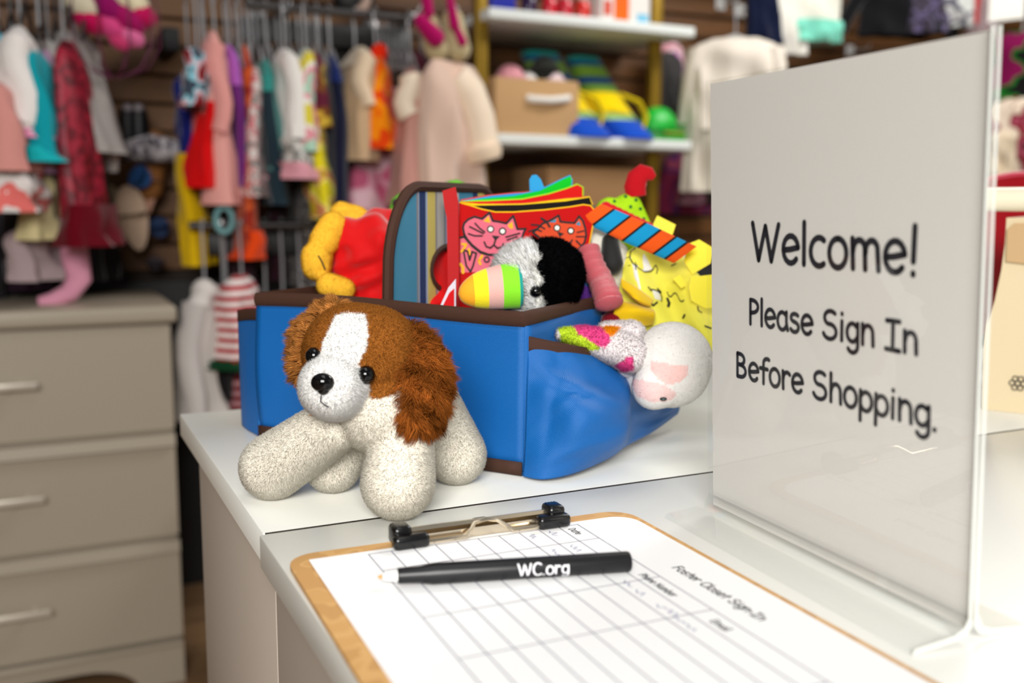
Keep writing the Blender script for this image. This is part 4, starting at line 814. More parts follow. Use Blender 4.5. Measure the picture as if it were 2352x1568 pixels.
def garment(name, label, cat, px, yt, yb, Y, w0=.22, w1=.26, th=.05, yaw=86, col=(200, 200, 200), pat=None, sleeves=None, lower=None, yoke=None, hem=None, zr=None, neck=.35, lean=0.0, fold=1.0, group=None, mt=None, flare=1.0):
    gi[0] += 1; sd = gi[0]*1.7; c = PY(px, yt, Y); zt_ = c[2]; zb = PY(px, yb, Y)[2]; Hh = zt_-zb; a = R(yaw+5*math.sin(sd*3)); d = np.array([math.cos(a), math.sin(a), 0]); q = np.array([-d[1], d[0], 0])
    t = thing(name, (c[0], Y, zt_), label, cat, group); M0 = mt or cloth(col, pat=pat)
    def ring(v, wa, wb, tk, z0, z1, top=True, k=7):
        def fn(u, vv):
            s_ = 2*PI*u
            if top: w_ = (neck*wa/2+(wa/2-neck*wa/2)*min(1, vv/.12)**.6) if vv < .12 else wa/2+(wb-wa)/2*((vv-.12)/.88)**flare
            else: w_ = wa/2+(wb-wa)/2*vv**flare
            tt = tk*(.35+.65*min(1, vv/.15) if top else 1)*(1+.35*vv)
            f = fold*.34*math.sin(k*s_+sd+2*vv)*vv**.6+fold*.14*math.sin(11*vv+3*s_+sd)
            cs, sn = math.cos(s_), math.sin(s_); cs = math.copysign(abs(cs)**.8, cs)
            sway = .010*math.sin(3*vv+sd)
            return np.array([c[0]+lean*(zt_-(z0+(z1-z0)*vv)), Y, z0+(z1-z0)*vv])+d*(w_*sn)+q*(tt/2*cs*(1+f)+sway)
        return fn
    zl = zt_-Hh*(lower[0] if lower else 1)
    m = MB(); f1 = ring(0, w0, w1, th, zt_, zl); m.grid(f1, 28, 18, cu=True); m.add([m.v[i] for i in range(28)], [tuple(range(28))]); m.build('bodice' if lower else 'fabric_body', M0, t)
    if lower:
        fr_, w2, lc, lp = lower; m = MB(); m.grid(ring(0, w1*.95, w2, th*1.1, zl+.004, zb, False, 9), 36, 16, cu=True); m.build('skirt', cloth(lc, pat=lp), t, 'skirt in its own colour')
    if yoke: m = MB(); m.grid(lambda u, v: ring(0, w0*1.03, w1*1.03, th*1.1, zt_+.001, zl)(u, v*yoke[0]), 24, 6, cu=True); m.build('yoke', cloth(yoke[1]), t, 'contrasting yoke')
    if hem:
        ww = (lower[1] if lower else w1)*1.04; z1 = zb+Hh*hem[0]; m = MB(); m.grid(ring(0, ww*.98, ww, th*1.5, z1, zb-.003, False, 9 if lower else 7), 32, 4, cu=True); m.build('hem_band', cloth(hem[1]), t, 'contrasting hem band')
    if sleeves:
        L_, r0, r1, sc, out_ = sleeves
        for k in (-1, 1):
            s0 = np.array([c[0], Y, zt_-.035])+d*k*(w0/2-.02); m = MB()
            pts = [s0+d*k*out_*(i/6)**.8+q*.01*math.sin(i+sd)+np.array([0, 0, -L_*(i/6)]) for i in range(7)]
            m.tube(pts, [r0*(1-i/6)+r1*i/6 for i in range(7)], 12, flat=.9); m.build('sleeve', cloth(sc) if sc else M0, t)
    if zr is not None: hanger((c[0], Y), zt_-.004, zr, a, w0*.9)
    return t
Z2, Y2 = 1.592, 2.55
W3 = [(238, 236, 232), (228, 180, 190), (240, 238, 235)]
g = garment
# --- upper middle rail, left to right
g('costume_dress', 'navy bodice dress with a long yellow skirt, leftmost on the middle rail', 'dress', 434, 175, 605, 2.64, .22, .15, .05, 80, (26, 32, 110), lower=(.42, .26, (222, 180, 10), None), zr=Z2, hem=None)
g('patterned_shirt', 'small pale blue and pink patterned top before the navy dress', 'top', 452, 112, 250, 2.47, .18, .2, .05, 70, (150, 190, 205), ('noise', 26, [(60, 70, 84), (140, 200, 215), (214, 170, 178), (120, 20, 24)]), zr=Z2)
g('puffer_vest', 'bright red padded garment on the middle rail', 'vest', 470, 215, 432, 2.50, .15, .15, .05, 85, (216, 8, 12), zr=Z2, fold=1.2)
g('fleece_sleeper', 'tall pink fleece sleepsuit hanging beside the red padded garment', 'sleepsuit', 492, 76, 470, 2.50, .16, .12, .06, 80, (226, 160, 152), sleeves=(.2, .028, .022, (222, 152, 146), .01), zr=Z2)
g('purple_dress', 'plain purple dress directly right of the pink fleece sleepsuit', 'dress', 527, 108, 430, Y2, .2, .2, .035, 88, (108, 44, 120), yoke=(.3, (176, 96, 190)), zr=Z2)
g('rust_dress', 'long rust orange dress with an orange hem and floral top', 'dress', 552, 108, 588, Y2, .2, .24, .04, 88, (190, 74, 34), ('noise', 30, [(190, 74, 34), (206, 88, 40), (150, 40, 24)]), hem=(.13, (226, 70, 16)), zr=Z2)
g('floral_shirt', 'grey and pink floral top between the rust dress and the teal top', 'top', 578, 150, 452, Y2, .22, .26, .045, 86, (190, 170, 168), ('noise', 34, [(128, 122, 118), (196, 184, 178), (206, 110, 118), (214, 206, 200)]), zr=Z2)
g('teal_shirt', 'teal and black sleeveless top with a thin teal edge', 'top', 612, 140, 470, Y2, .21, .26, .04, 86, (34, 52, 62), yoke=(.24, (56, 150, 142)), sleeves=(.24, .014, .012, (86, 134, 130), .02), zr=Z2)
g('white_babygrow', 'white print babygrow over a grey flecked skirt with a pink hem', 'babygrow', 652, 116, 410, 2.52, .2, .24, .06, 84, (232, 226, 220), lower=(.70, .26, (170, 168, 160), ('noise', 70, [(140, 140, 134), (206, 202, 196)])), hem=(.12, (214, 150, 160)), zr=Z2)
g('dotted_leggings', 'thin dark dotted leggings hanging just right of the white babygrow', 'leggings', 688, 160, 655, 2.60, .2, .2, .035, 88, (90, 86, 82), ('spots', 60, [(200, 196, 186), (84, 80, 78)]), zr=Z2)
g('citrus_shirt', 'white top with yellow, mint and pink blocks', 'top', 700, 116, 352, 2.52, .2, .24, .05, 84, (228, 222, 200), ('noise', 13, [(222, 206, 60), (238, 234, 222), (230, 150, 160), (178, 214, 190)]), zr=Z2)
g('sunflower_dress', 'maroon and gold top with a yellow floral skirt above the yellow plush', 'dress', 728, 122, 500, 2.54, .2, .2, .05, 82, (110, 60, 34), ('noise', 20, [(96, 30, 50), (120, 70, 34), (206, 170, 60)]), lower=(.46, .30, (226, 206, 40), ('noise', 22, [(222, 204, 30), (238, 226, 110), (214, 130, 90), (186, 160, 20)])), zr=Z2)
g('navy_dress', 'long dark navy dress beside the maroon and gold top', 'dress', 757, 132, 470, Y2, .22, .32, .04, 82, (16, 20, 46), yoke=(.2, (24, 40, 96)), zr=Z2)
g('beige_bodysuit', 'beige bodysuit with a pale collar left of the orange outfit', 'bodysuit', 815, 112, 372, Y2, .24, .26, .07, 80, (196, 164, 128), yoke=(.18, (226, 206, 178)), sleeves=(.12, .026, .02, (224, 200, 170), .015), zr=Z2)
g('orange_outfit', 'bright orange outfit with a red-orange hood', 'outfit', 862, 128, 345, 2.52, .15, .19, .07, 78, (240, 104, 6), ('noise', 14, [(236, 96, 4), (246, 140, 8), (226, 66, 4)]), zr=Z2)
t = [o for o in bpy.data.objects if o.name.startswith('orange_outfit')][-1]; m = MB(); m.cap(PY(872, 118, 2.50), PY(862, 146, 2.50), .022, .026); m.build('hood', cloth((236, 44, 8)), t, 'red-orange padded hood')
g('tutu_dress', 'pink sequin dress with a wide tulle skirt behind the yellow plush', 'dress', 896, 200, 500, 2.62, .18, .22, .06, 30, (206, 130, 132), lower=(.45, .40, (226, 142, 166), ('noise', 16, [(206, 100, 132), (230, 160, 180), (242, 200, 210)])), zr=Z2, flare=.7)
g('rose_vest', 'dusty rose furry vest with a cream collar left of the cream jacket', 'vest', 940, 158, 470, 2.53, .24, .34, .08, 74, (196, 142, 130), zr=Z2, sleeves=(.10, .034, .030, (232, 214, 192), .02))
jt = g('fleece_jacket', 'cream fleece jacket with a fold-back cuff at the right end of the middle rail', 'jacket', 1036, 146, 520, 2.45, .25, .27, .11, 38, (226, 204, 184), None, zr=Z2, neck=.75, mt=mat((216, 186, 168), .95, name='fleece', bump=('noise', 120, .6), sheen=.5, spec=.1))
m = MB(); q_ = [PY(*a_, 2.42) for a_ in ((1040, 178), (1074, 215), (1095, 270), (1106, 330), (1108, 352))]; m.tube(q_, [.045, .048, .047, .046, .046], 16); m.build('sleeve', mat((240, 220, 196), .95, name='fleece', bump=('noise', 120, .6), sheen=.5, spec=.1), jt)
m = MB(); q_ = [PY(*a_, 2.41) for a_ in ((1103, 335), (1108, 352), (1112, 368))]; m.tube(q_, [.050, .053, .046], 16); m.build('cuff', mat((236, 212, 184), .95, name='fleece', bump=('noise', 120, .6), sheen=.5, spec=.1), jt, 'rolled cuff')
g('black_coat', 'black coat hanging behind the beige bodysuit', 'coat', 800, 60, 300, 2.74, .2, .2, .05, 85, (16, 15, 16), zr=None)
g('maroon_shirt', 'dark maroon top hanging between the rose vest and the shoes', 'top', 968, 118, 300, 2.70, .16, .2, .04, 40, (70, 16, 32), zr=Z2)
for (px_, yt_, yb_, c_, nm_, lab_) in ((560, 470, 655, (74, 40, 50), 'plum_trousers', 'dull plum trousers below the rust dress'), (640, 420, 640, (46, 20, 30), 'wine_leggings', 'dark wine leggings below the white babygrow'), (820, 380, 560, (60, 30, 40), 'brown_skirt', 'dark brown skirt below the beige bodysuit')):
    g(nm_, lab_, 'clothing', px_, yt_, yb_, 2.66, .18, .16, .04, 80, c_)
m = MB(); o_ = PY(515, 505, 2.47); m.tube([o_+[.020*math.cos(a), 0, .030*math.sin(a)] for a in np.linspace(0, 2*PI, 18)], .0065, 8, caps=False); tag(m.build('bib_strap', cloth((120, 168, 170))), 'pale teal looped strap below the pink fleece sleepsuit', 'strap')
# --- left rail
Z1, Y1 = 1.80, 2.38
g('cyan_shirt', 'bright cyan top at the left edge of the picture', 'top', -4, 82, 220, Y1, .2, .22, .075, 88, (0, 176, 204), zr=Z1)
g('magenta_shirt', 'magenta top just right of the cyan top', 'top', 28, 84, 250, 2.44, .2, .24, .045, 86, (176, 20, 110), zr=Z1)
g('dotted_blouse', 'white dotted blouse with a pink hem near the left edge', 'blouse', 47, 66, 318, 2.34, .2, .22, .07, 84, (226, 218, 214), ('spots', 90, [(170, 160, 164), (228, 220, 216)]), sleeves=(.16, .030, .036, (232, 226, 222), .0), hem=(.07, (224, 140, 176)), zr=Z1)
g('teal_tunic', 'shiny teal tunic with a gathered hem', 'tunic', 92, 112, 372, 2.34, .2, .24, .045, 84, (10, 150, 162), hem=(.12, (20, 170, 176)), zr=Z1, fold=1.8)
g('lilac_shirt', 'pale lilac and pink top between the teal tunic and the crimson dress', 'top', 112, 112, 400, 2.42, .2, .22, .045, 84, (206, 160, 196), zr=Z1)
g('crimson_dress', 'crimson sequinned dress hanging at the left', 'dress', 146, 96, 560, 2.36, .16, .24, .05, 72, lean=.10, col= (168, 4, 44), mt=mat((168, 4, 44), .5, name='sequin_cloth', bump=('noise', 260, .9), sheen=0, pat=('noise', 46, [(96, 0, 20), (132, 0, 34), (160, 24, 50)])), hem=(.20, (100, 0, 20)), zr=Z1)
g('grey_cardigan', 'light grey cardigan right of the crimson dress', 'cardigan', 172, 72, 350, 2.42, .16, .2, .045, 50, lean=.12, col= (158, 152, 148), sleeves=(.26, .024, .018, (176, 170, 166), .055), zr=Z1)
g('salmon_shirt', 'dull salmon top at the left edge below the cyan one', 'top', 6, 190, 395, 2.30, .2, .26, .07, 80, (206, 140, 132), zr=None)
g('white_skirt', 'white skirt printed with red at the left edge', 'skirt', 22, 378, 486, 2.32, .2, .26, .09, 80, (226, 216, 212), ('noise', 22, [(228, 220, 216), (230, 222, 218), (222, 110, 104)]))
g('cream_shorts', 'cream cotton skirt hanging below the teal tunic', 'skirt', 104, 388, 548, 2.40, .14, .2, .06, 78, (214, 200, 150))
g('grey_leggings', 'pale grey leggings low at the left above the dresser', 'leggings', 78, 520, 640, 2.44, .14, .2, .07, 70, (176, 156, 158))
lp = thing('pink_tights', PY(170, 540, 2.42), 'pale pink tights with a foot hanging behind the dresser top', 'tights'); m = MB(); m.tube([PY(*a_, 2.42) for a_ in ((165, 530), (172, 590), (180, 640), (160, 672), (120, 690), (88, 694))], [.028, .030, .028, .022, .018, .012], 12); m.build('stocking_leg', cloth((222, 152, 176)), lp)
for i, (px_, yt_, yb_, c_) in enumerate(((20, 300, 640, (30, 24, 26)), (70, 400, 660, (44, 22, 40)), (130, 380, 620, (24, 12, 16)), (205, 330, 640, (22, 18, 20)), (-20, 470, 700, (26, 24, 26)))):
    g('dark_clothing', ('black trousers behind the dotted blouse', 'dark plum trousers behind the cream skirt', 'near-black dress behind the crimson dress', 'charcoal trousers right of the crimson dress', 'black trousers low at the left edge')[i], 'clothing', px_, yt_, yb_, 2.66, .2, .22, .06, 80, c_)
for i in range(9):
    x = -.10+i*.028; hanger((x, 2.40), 1.50+.02*math.sin(i*2), Z1, R(84), .22, mt=mat((44, 43, 44), .4, name='black_hanger'))
for i in range(13):
    c = PY(470+i*24, 96, 2.6); hanger((c[0], 2.60), 1.505, Z2, R(84), .22)
for i in range(5):
    c = PY(870+i*16, 100, 2.6); hanger((c[0], 2.58), 1.505, Z2, R(80), .22)
# --- lower rail
g('grey_hoodie', 'light grey hooded top at the left end of the lower rail', 'hoodie', 470, 655, 950, 2.46, .22, .22, .09, 62, (206, 200, 194), sleeves=(.26, .034, .026, (190, 184, 180), .03), zr=1.052)
t = [o for o in bpy.data.objects if o.name.startswith('grey_hoodie')][-1]; m = MB(); m.cap(PY(468, 668, 2.44), PY(480, 720, 2.44), .030, .036); m.build('hood', cloth((208, 202, 196)), t)
g('striped_sleepsuit', 'red and white striped sleepsuit with a green waistband', 'sleepsuit', 555, 632, 830, 2.44, .2, .24, .08, 62, (224, 210, 208), ('stripe', 13, [(176, 34, 44), (236, 224, 220)]), sleeves=(.16, .030, .024, None, .02), hem=(.1, (10, 60, 34)), zr=1.052)
g('striped_trousers', 'dark red striped trousers under the striped sleepsuit', 'trousers', 560, 835, 1010, 2.50, .16, .2, .08, 62, (110, 40, 50), ('stripe', 13, [(110, 20, 30), (180, 130, 134)]))
g('pale_shirt', 'pale cream top between the grey hoodie and striped sleepsuit', 'top', 515, 700, 800, 2.52, .14, .18, .05, 70, (206, 200, 190), zr=1.052)
for i, (px_, c_) in enumerate(((520, (30, 28, 30)), (610, (36, 30, 34)), (650, (130, 60, 96)), (690, (26, 24, 26)), (730, (150, 130, 30)), (775, (60, 30, 34)))):
    g('hanging_shirt', ('black top', 'charcoal top', 'mauve top', 'jet black top', 'mustard top', 'dull brown top')[i]+' on the lower rail behind the blue caddy', 'top', px_, 672, 900, 2.52, .22, .24, .05, 84, c_, zr=1.052)
# --- upper right
Z4 = 2.02
wt = g('white_blouse', 'cream long-sleeved blouse on a clear hanger behind the acrylic sign', 'blouse', 1690, 88, 300, 2.50, .27, .24, .07, -34, (222, 212, 198), sleeves=(.30, .032, .018, None, .045), zr=None, fold=1.5, neck=.5)
hanger(PY(1690, 60, 2.50)[:2], PY(1690, 84, 2.5)[2], 1.72, R(-34), .24)
g('cream_trousers', 'cream trousers with cuffs below the cream blouse', 'trousers', 1625, 190, 440, 2.55, .12, .15, .06, -30, (214, 206, 190), zr=None)
g('charcoal_shirt', 'dark charcoal top left of the cream blouse', 'top', 1540, 120, 270, 2.70, .14, .18, .06, 20, (56, 54, 54))
g('lilac_dress', 'lilac and pink dress hanging behind the green clog', 'dress', 1535, 92, 240, 2.80, .12, .16, .05, 0, (206, 140, 190), ('noise', 14, [(200, 120, 190), (224, 196, 200), (210, 150, 160)]))
g('magenta_skirt', 'muted magenta skirt low on the wall right of the shelves', 'skirt', 1580, 350, 490, 2.84, .2, .26, .05, 0, (120, 40, 70), ('noise', 12, [(110, 30, 60), (70, 30, 80), (140, 60, 84)]))
g('mauve_trousers', 'mauve and black trousers slanting behind the sign edge', 'trousers', 1612, 330, 470, 2.72, .1, .16, .05, 10, (120, 80, 92), ('noise', 9, [(26, 20, 22), (140, 96, 108)]))
g('navy_shirt', 'navy top hanging above the acrylic sign', 'top', 1762, -60, 104, 2.62, .12, .14, .05, -10, (10, 18, 46), zr=Z4)
g('white_shirt', 'off-white shirt right of the navy top', 'shirt', 1812, -70, 128, 2.62, .13, .15, .05, -8, (226, 222, 212), zr=Z4)
g('mint_shirt', 'white top fading to mint green at the hem', 'top', 1876, -60, 96, 2.60, .17, .19, .05, -14, (230, 228, 214), hem=(.30, (126, 214, 190)), zr=Z4)
g('black_jacket', 'black jacket hanging above the sign top edge', 'jacket', 2062, -60, 84, 2.62, .22, .26, .06, -20, (16, 15, 18), sleeves=(.18, .03, .026, (14, 14, 16), .12), zr=Z4)
g('violet_print_shirt', 'dark grey top printed with violet', 'top', 2138, -50, 78, 2.55, .12, .14, .05, -24, (70, 62, 84), ('noise', 18, [(40, 38, 44), (94, 84, 116), (60, 54, 66)]), zr=Z4)
g('grey_print_shirt', 'white and grey printed top beside the red strap', 'top', 2196, -50, 66, 2.52, .12, .14, .05, -24, (190, 190, 190), ('noise', 12, [(200, 202, 198), (92, 90, 100), (190, 190, 188)]), zr=Z4)
g('red_garment', 'narrow bright red garment at the top right', 'clothing', 2238, -50, 56, 2.50, .05, .05, .03, -24, (186, 4, 14), zr=Z4)
g('mauve_shirt', 'greyish mauve top right of the narrow red garment', 'top', 2262, -50, 84, 2.56, .10, .12, .04, -24, (156, 134, 136), zr=Z4)
m = MB(); c_ = PY(2312, 18, 2.35); d_ = np.array([math.cos(R(-38)), math.sin(R(-38)), 0]); m.slab([c_+d_*x+np.array([0, 0, z_]) for x, z_ in ((-.055, -.045), (.055, -.035), (.055, .09), (-.055, .08))], (.002, .002, 0)); m.tube([c_+[0, 0, .08], c_+[0, .02, .16]], .001, 4)
tag(m.build('paper_label', mat((226, 224, 216), .6, name='label_card')), 'white card hanging at the top right corner', 'label')
g('black_costume', 'black garment with green and magenta print at the right edge', 'clothing', 2350, 70, 300, 2.50, .22, .26, .08, -40, (18, 18, 18), ('noise', 11, [(12, 12, 12), (14, 14, 14), (14, 15, 12), (20, 110, 30), (120, 10, 70)]), zr=1.9)
g('rose_print_dress', 'rose and maroon print dress low at the right edge', 'dress', 2345, 225, 400, 2.45, .22, .26, .08, -40, (150, 60, 70), ('noise', 12, [(60, 14, 20), (160, 70, 90), (120, 30, 40), (214, 196, 176)]), zr=None)
g('cream_vest', 'small cream vest in front of the rose print dress', 'vest', 2306, 300, 402, 2.38, .08, .1, .05, -40, (214, 196, 170))
# --- shoes and accessories on pegs (middle left wall)
def sole(pts, Y, r, c, nm, lab, cat='shoe', strap=None):
    a_, b_ = PY(*pts[0], Y), PY(*pts[1], Y); t = thing(nm, (a_+b_)/2, lab, cat); ax_ = b_-a_; n_ = np.linalg.norm(ax_); ax_ /= n_; sx = np.cross(ax_, (0, 1, 0)); sx /= np.linalg.norm(sx)
    o_ = [a_+ax_*n_*(.5-.5*math.cos(q))+sx*r*(1+.18*math.cos(q*1.0))*math.sin(q) for q in np.linspace(0, 2*PI, 24, endpoint=False)]
    m = MB(); m.slab(o_, (0, .022, 0)); m.build('sole', mat(c, .8, name='sole'), t)
    m = MB(); mc = a_*.55+b_*.45; m.tube([mc-sx*r*.9, mc-sx*r*.5+[0, -.03, 0], mc+[0, -.038, 0], mc+sx*r*.5+[0, -.03, 0], mc+sx*r*.9], .008, 8, flat=.4); m.build('strap', mat(strap or c, .6, name='strap'), t); return t
sole(((252, 425), (262, 582)), 2.80, .034, (190, 168, 130), 'slipper_sole', 'left one of the two beige slippers hanging on the slat wall', strap=(120, 100, 80))
sole(((290, 425), (322, 575)), 2.74, .036, (206, 176, 150), 'slipper_sole', 'right one of the two beige slippers hanging on the slat wall', strap=(120, 100, 80))
sole(((358, 340), (334, 500)), 2.78, .020, (190, 140, 116), 'tan_sandal', 'narrow tan sandal hanging right of the beige slippers')
sole(((300, 395), (345, 420)), 2.72, .030, (20, 74, 130), 'blue_sandal', 'dark blue sandal above the beige slippers')
sole(((360, 500), (372, 545)), 2.80, .026, (24, 50, 90), 'blue_shoe', 'small navy shoe low beside the yellow skirt')
sole(((214, 575), (218, 628)), 2.76, .028, (110, 92, 96), 'mauve_shoe', 'small mauve shoe low on the wall above the dresser')
sole(((356, 590), (358, 620)), 2.80, .022, (60, 50, 56), 'grey_shoe', 'small grey shoe low left of the yellow skirt')
bk = thing('black_shoes', PY(302, 285, 2.76), 'pair of black shoes with silver toes hanging high on the slat wall', 'shoes')
for x_ in (293, 318):
    m = MB(); m.cap(PY(x_, 262, 2.76), PY(x_+2, 330, 2.77), .024, .030); m.ell(PY(x_, 250, 2.75), .014, mi=1); m.build('shoe', [mat((8, 8, 9), .5, name='black_shoe'), mat((150, 140, 145), .3, name='silver')], bk)
m = MB(); m.cap(PY(302, 345, 2.74), PY(344, 340, 2.70), .028, .036); m.cap(PY(344, 340, 2.70), PY(395, 345, 2.72), .036, .030); tag(m.build('bow_hat', cloth((186, 178, 184), pat=('noise', 50, [(120, 112, 120), (206, 200, 204)]))), 'grey and white striped bow-shaped hat under the black shoes', 'hat')
m = MB(); m.ell(PY(335, 325, 2.80), (.06, .03, .035)); m.cap(PY(345, 380, 2.8), PY(340, 430, 2.8), .04, .04); tag(m.build('tan_bag', mat((150, 96, 44), .8, name='tan_suede')), 'tan suede bag behind the striped bow hat', 'bag')
# pink bundle in a mesh bag, upper left
pb = thing('pink_bundle', PY(250, 60, 2.4), 'bundle of pink and white baby shoes in a hanging net bag at the upper left', 'bag')
for i, (x_, y_, r_, c_) in enumerate(((190, 15, .04, (206, 196, 170)), (205, 45, .036, (190, 10, 80)), (245, 20, .04, (140, 10, 90)), (300, 5, .04, (226, 214, 180)), (255, 60, .034, (214, 70, 130)), (290, 45, .04, (160, 16, 90)), (320, 30, .035, (196, 20, 90)), (298, 82, .030, (226, 110, 160)), (275, 95, .024, (200, 60, 110)))):
    m = MB(); m.ell(PY(x_, y_, 2.42), (r_*1.2, r_, r_*.8), Matrix.Rotation(R(35), 3, 'Y')); m.build('baby_shoe', cloth(c_), pb, 'one bundled baby shoe')
m = MB(); cc0 = PY(258, 90, 2.42)
for k in range(10):
    a0_ = 2*PI*k/10; m.tube([cc0+[.10*math.cos(a0_)*s_, .06*math.sin(a0_)*s_, h_] for s_, h_ in ((.1, -.085), (.7, -.06), (1, -.01), (1, .06), (.9, .12))], .0018, 5)
m.build('net_bag', mat((90, 30, 60), .6, name='net'), pb, 'fine net bag')
m = MB(); m.bb(PY(372, 60, 2.74), PY(408, 125, 2.80)*[1, 0, 1]+np.array([0, YW-.017, 0]), .005); tag(m.build('black_box', mat((9, 9, 10), .6)), 'small black box on the slat wall right of the pink bundle', 'box')
m = MB(); m.ell(PY(812, -2, 2.7), (.06, .03, .05)); m.tube([PY(*a_, 2.66) for a_ in ((812, 30), (834, 22), (846, -5))], [.008, .016, .010], 8, mi=1); tag(m.build('black_hat', [mat((10, 10, 12), .6), cloth((176, 150, 136))]), 'black cap with a pale edge above the middle rail', 'cap')
# hanging shoes in a bag by the shelf
hs = thing('hanging_shoe_pair', PY(1010, 60, 2.42), 'pair of magenta and ivory baby shoes hanging left of the white shelf', 'shoes')
for i, (p0_, p1_, p2_) in enumerate((((982, 50), (1004, 112), (990, 96)), ((1040, 45), (1052, 112), (1044, 88)))):
    m = MB(); m.cap(PY(*p0_, 2.42), PY(*p1_, 2.42), .028, .034); m.build('shoe', mat((186, 170, 128), .7, name='ivory_satin', sheen=.3), hs, 'ivory quilted shoe')
    m = MB(); m.cap(*((PY(966, 48, 2.385), PY(1000, 86, 2.38), .018, .024) if i == 0 else (PY(1030, -20, 2.385), PY(1044, 58, 2.38), .009, .014))); m.cap(*((PY(976, -30, 2.39), PY(984, 30, 2.385), .016, .014) if i == 0 else (PY(1050, 70, 2.385), PY(1062, 96, 2.38), .010, .012))); m.build('lining', cloth((170, 8, 90)), hs, 'magenta lining')
m = MB(); m.tube([PY(*a_, 2.42) for a_ in ((962, 62), (958, 30), (990, -30))], .003, 6); m.tube([PY(*a_, 2.42) for a_ in ((1040, 62), (1052, 20), (1000, -30))], .003, 6); m.build('bag_cord', mat((190, 190, 190), .3), hs)

# ================================================================== SHELF UNIT
WS = mat((226, 230, 226), .35, name='white_shelf'); GD = mat((150, 118, 34), .35, .6, name='gold_post')
su = thing('shelf_unit', (1.47, 2.6, 1.0), 'white shelves on gold posts against the slat wall', 'shelf')
for z_ in (1.604, 1.272, .93): m = MB(); m.bb((1.135, 2.50, z_), (1.81, 2.895, z_+.028), .004); m.build('shelf_board', WS, su)
for px_, yy in ((1108, 2.56), (1508, 2.60)): x_ = PY(px_, 200, yy)[0]; m = MB(); m.bb((x_-.018, yy, .0), (x_+.018, yy+.03, 2.3), .003); m.build('post', GD, su, 'gold painted post')
ZS, ZT = 1.3005, 1.6325
x0, x1 = PY(1136, 250, 2.53)[0], PY(1330, 250, 2.53)[0]
bn = thing('storage_bin', ((x0+x1)/2, 2.62, ZS), 'tan fabric storage bin with a white handle on the middle shelf', 'bin')
TN = cloth((190, 152, 108)); m = MB(); m.bb((x0, 2.53, ZS), (x1, 2.75, ZS+.012))
for a_, b_ in (((x0, 2.53), (x1, 2.542)), ((x0, 2.738), (x1, 2.75)), ((x0, 2.53), (x0+.012, 2.75)), ((x1-.012, 2.53), (x1, 2.75))): m.bb((*a_, ZS), (*b_, ZS+.155), .004)
m.build('fabric_box', TN, bn); ha, hb = PY(1214, 224, 2.525), PY(1308, 224, 2.525); m = MB(); m.tube([ha+[0, .006, 0], ha+[.01, -.006, -.004], (ha+hb)/2+[0, -.012, -.008], hb+[-.01, -.006, -.004], hb+[0, .006, 0]], .010, 8, flat=1); m.build('handle', cloth((236, 232, 224)), bn, 'white webbing handle')
for i, (x_, y_, r_, c_, lab) in enumerate(((1172, 182, .042, (222, 150, 160), 'pink and white knitted cap at the left of the tan bin'), (1212, 190, .030, (232, 226, 222), 'small white knitted cap in the middle of the tan bin'), (1250, 160, .040, (44, 46, 42), 'dark knitted cap at the back of the tan bin'), (1268, 190, .036, (236, 206, 208), 'white cap with a pink patch at the right of the tan bin'), (1150, 196, .026, (70, 24, 44), 'dark plum cap at the left edge of the tan bin'))):
    c0_ = PY(x_, y_, 2.64); cp_ = thing('knitted_hat', c0_, lab, 'cap'); m = MB(); m.grid(lambda u, v: c0_+np.array([r_*math.cos(2*PI*u)*math.cos(v*PI/2)*(1+.04*math.sin(24*PI*u)), r_*math.sin(2*PI*u)*math.cos(v*PI/2)*(1+.04*math.sin(24*PI*u)), r_*math.sin(v*PI/2)]), 24, 8, cu=True); m.build('crown', cloth(c_, pat=('noise', 20, [c_, tuple(min(255, k+24) for k in c_)])), cp_)
    m = MB(); m.tube([c0_+[r_*math.cos(a_), r_*math.sin(a_), 0] for a_ in np.linspace(0, 2*PI, 20)], .009, 8, caps=False); m.build('ribbed_brim', cloth(c_), cp_)
    m = MB(); m.cap(c0_-[0, 0, .002], c0_-[0, 0, .05], r_*.8, r_*.7); m.build('inside', cloth(c_), cp_)
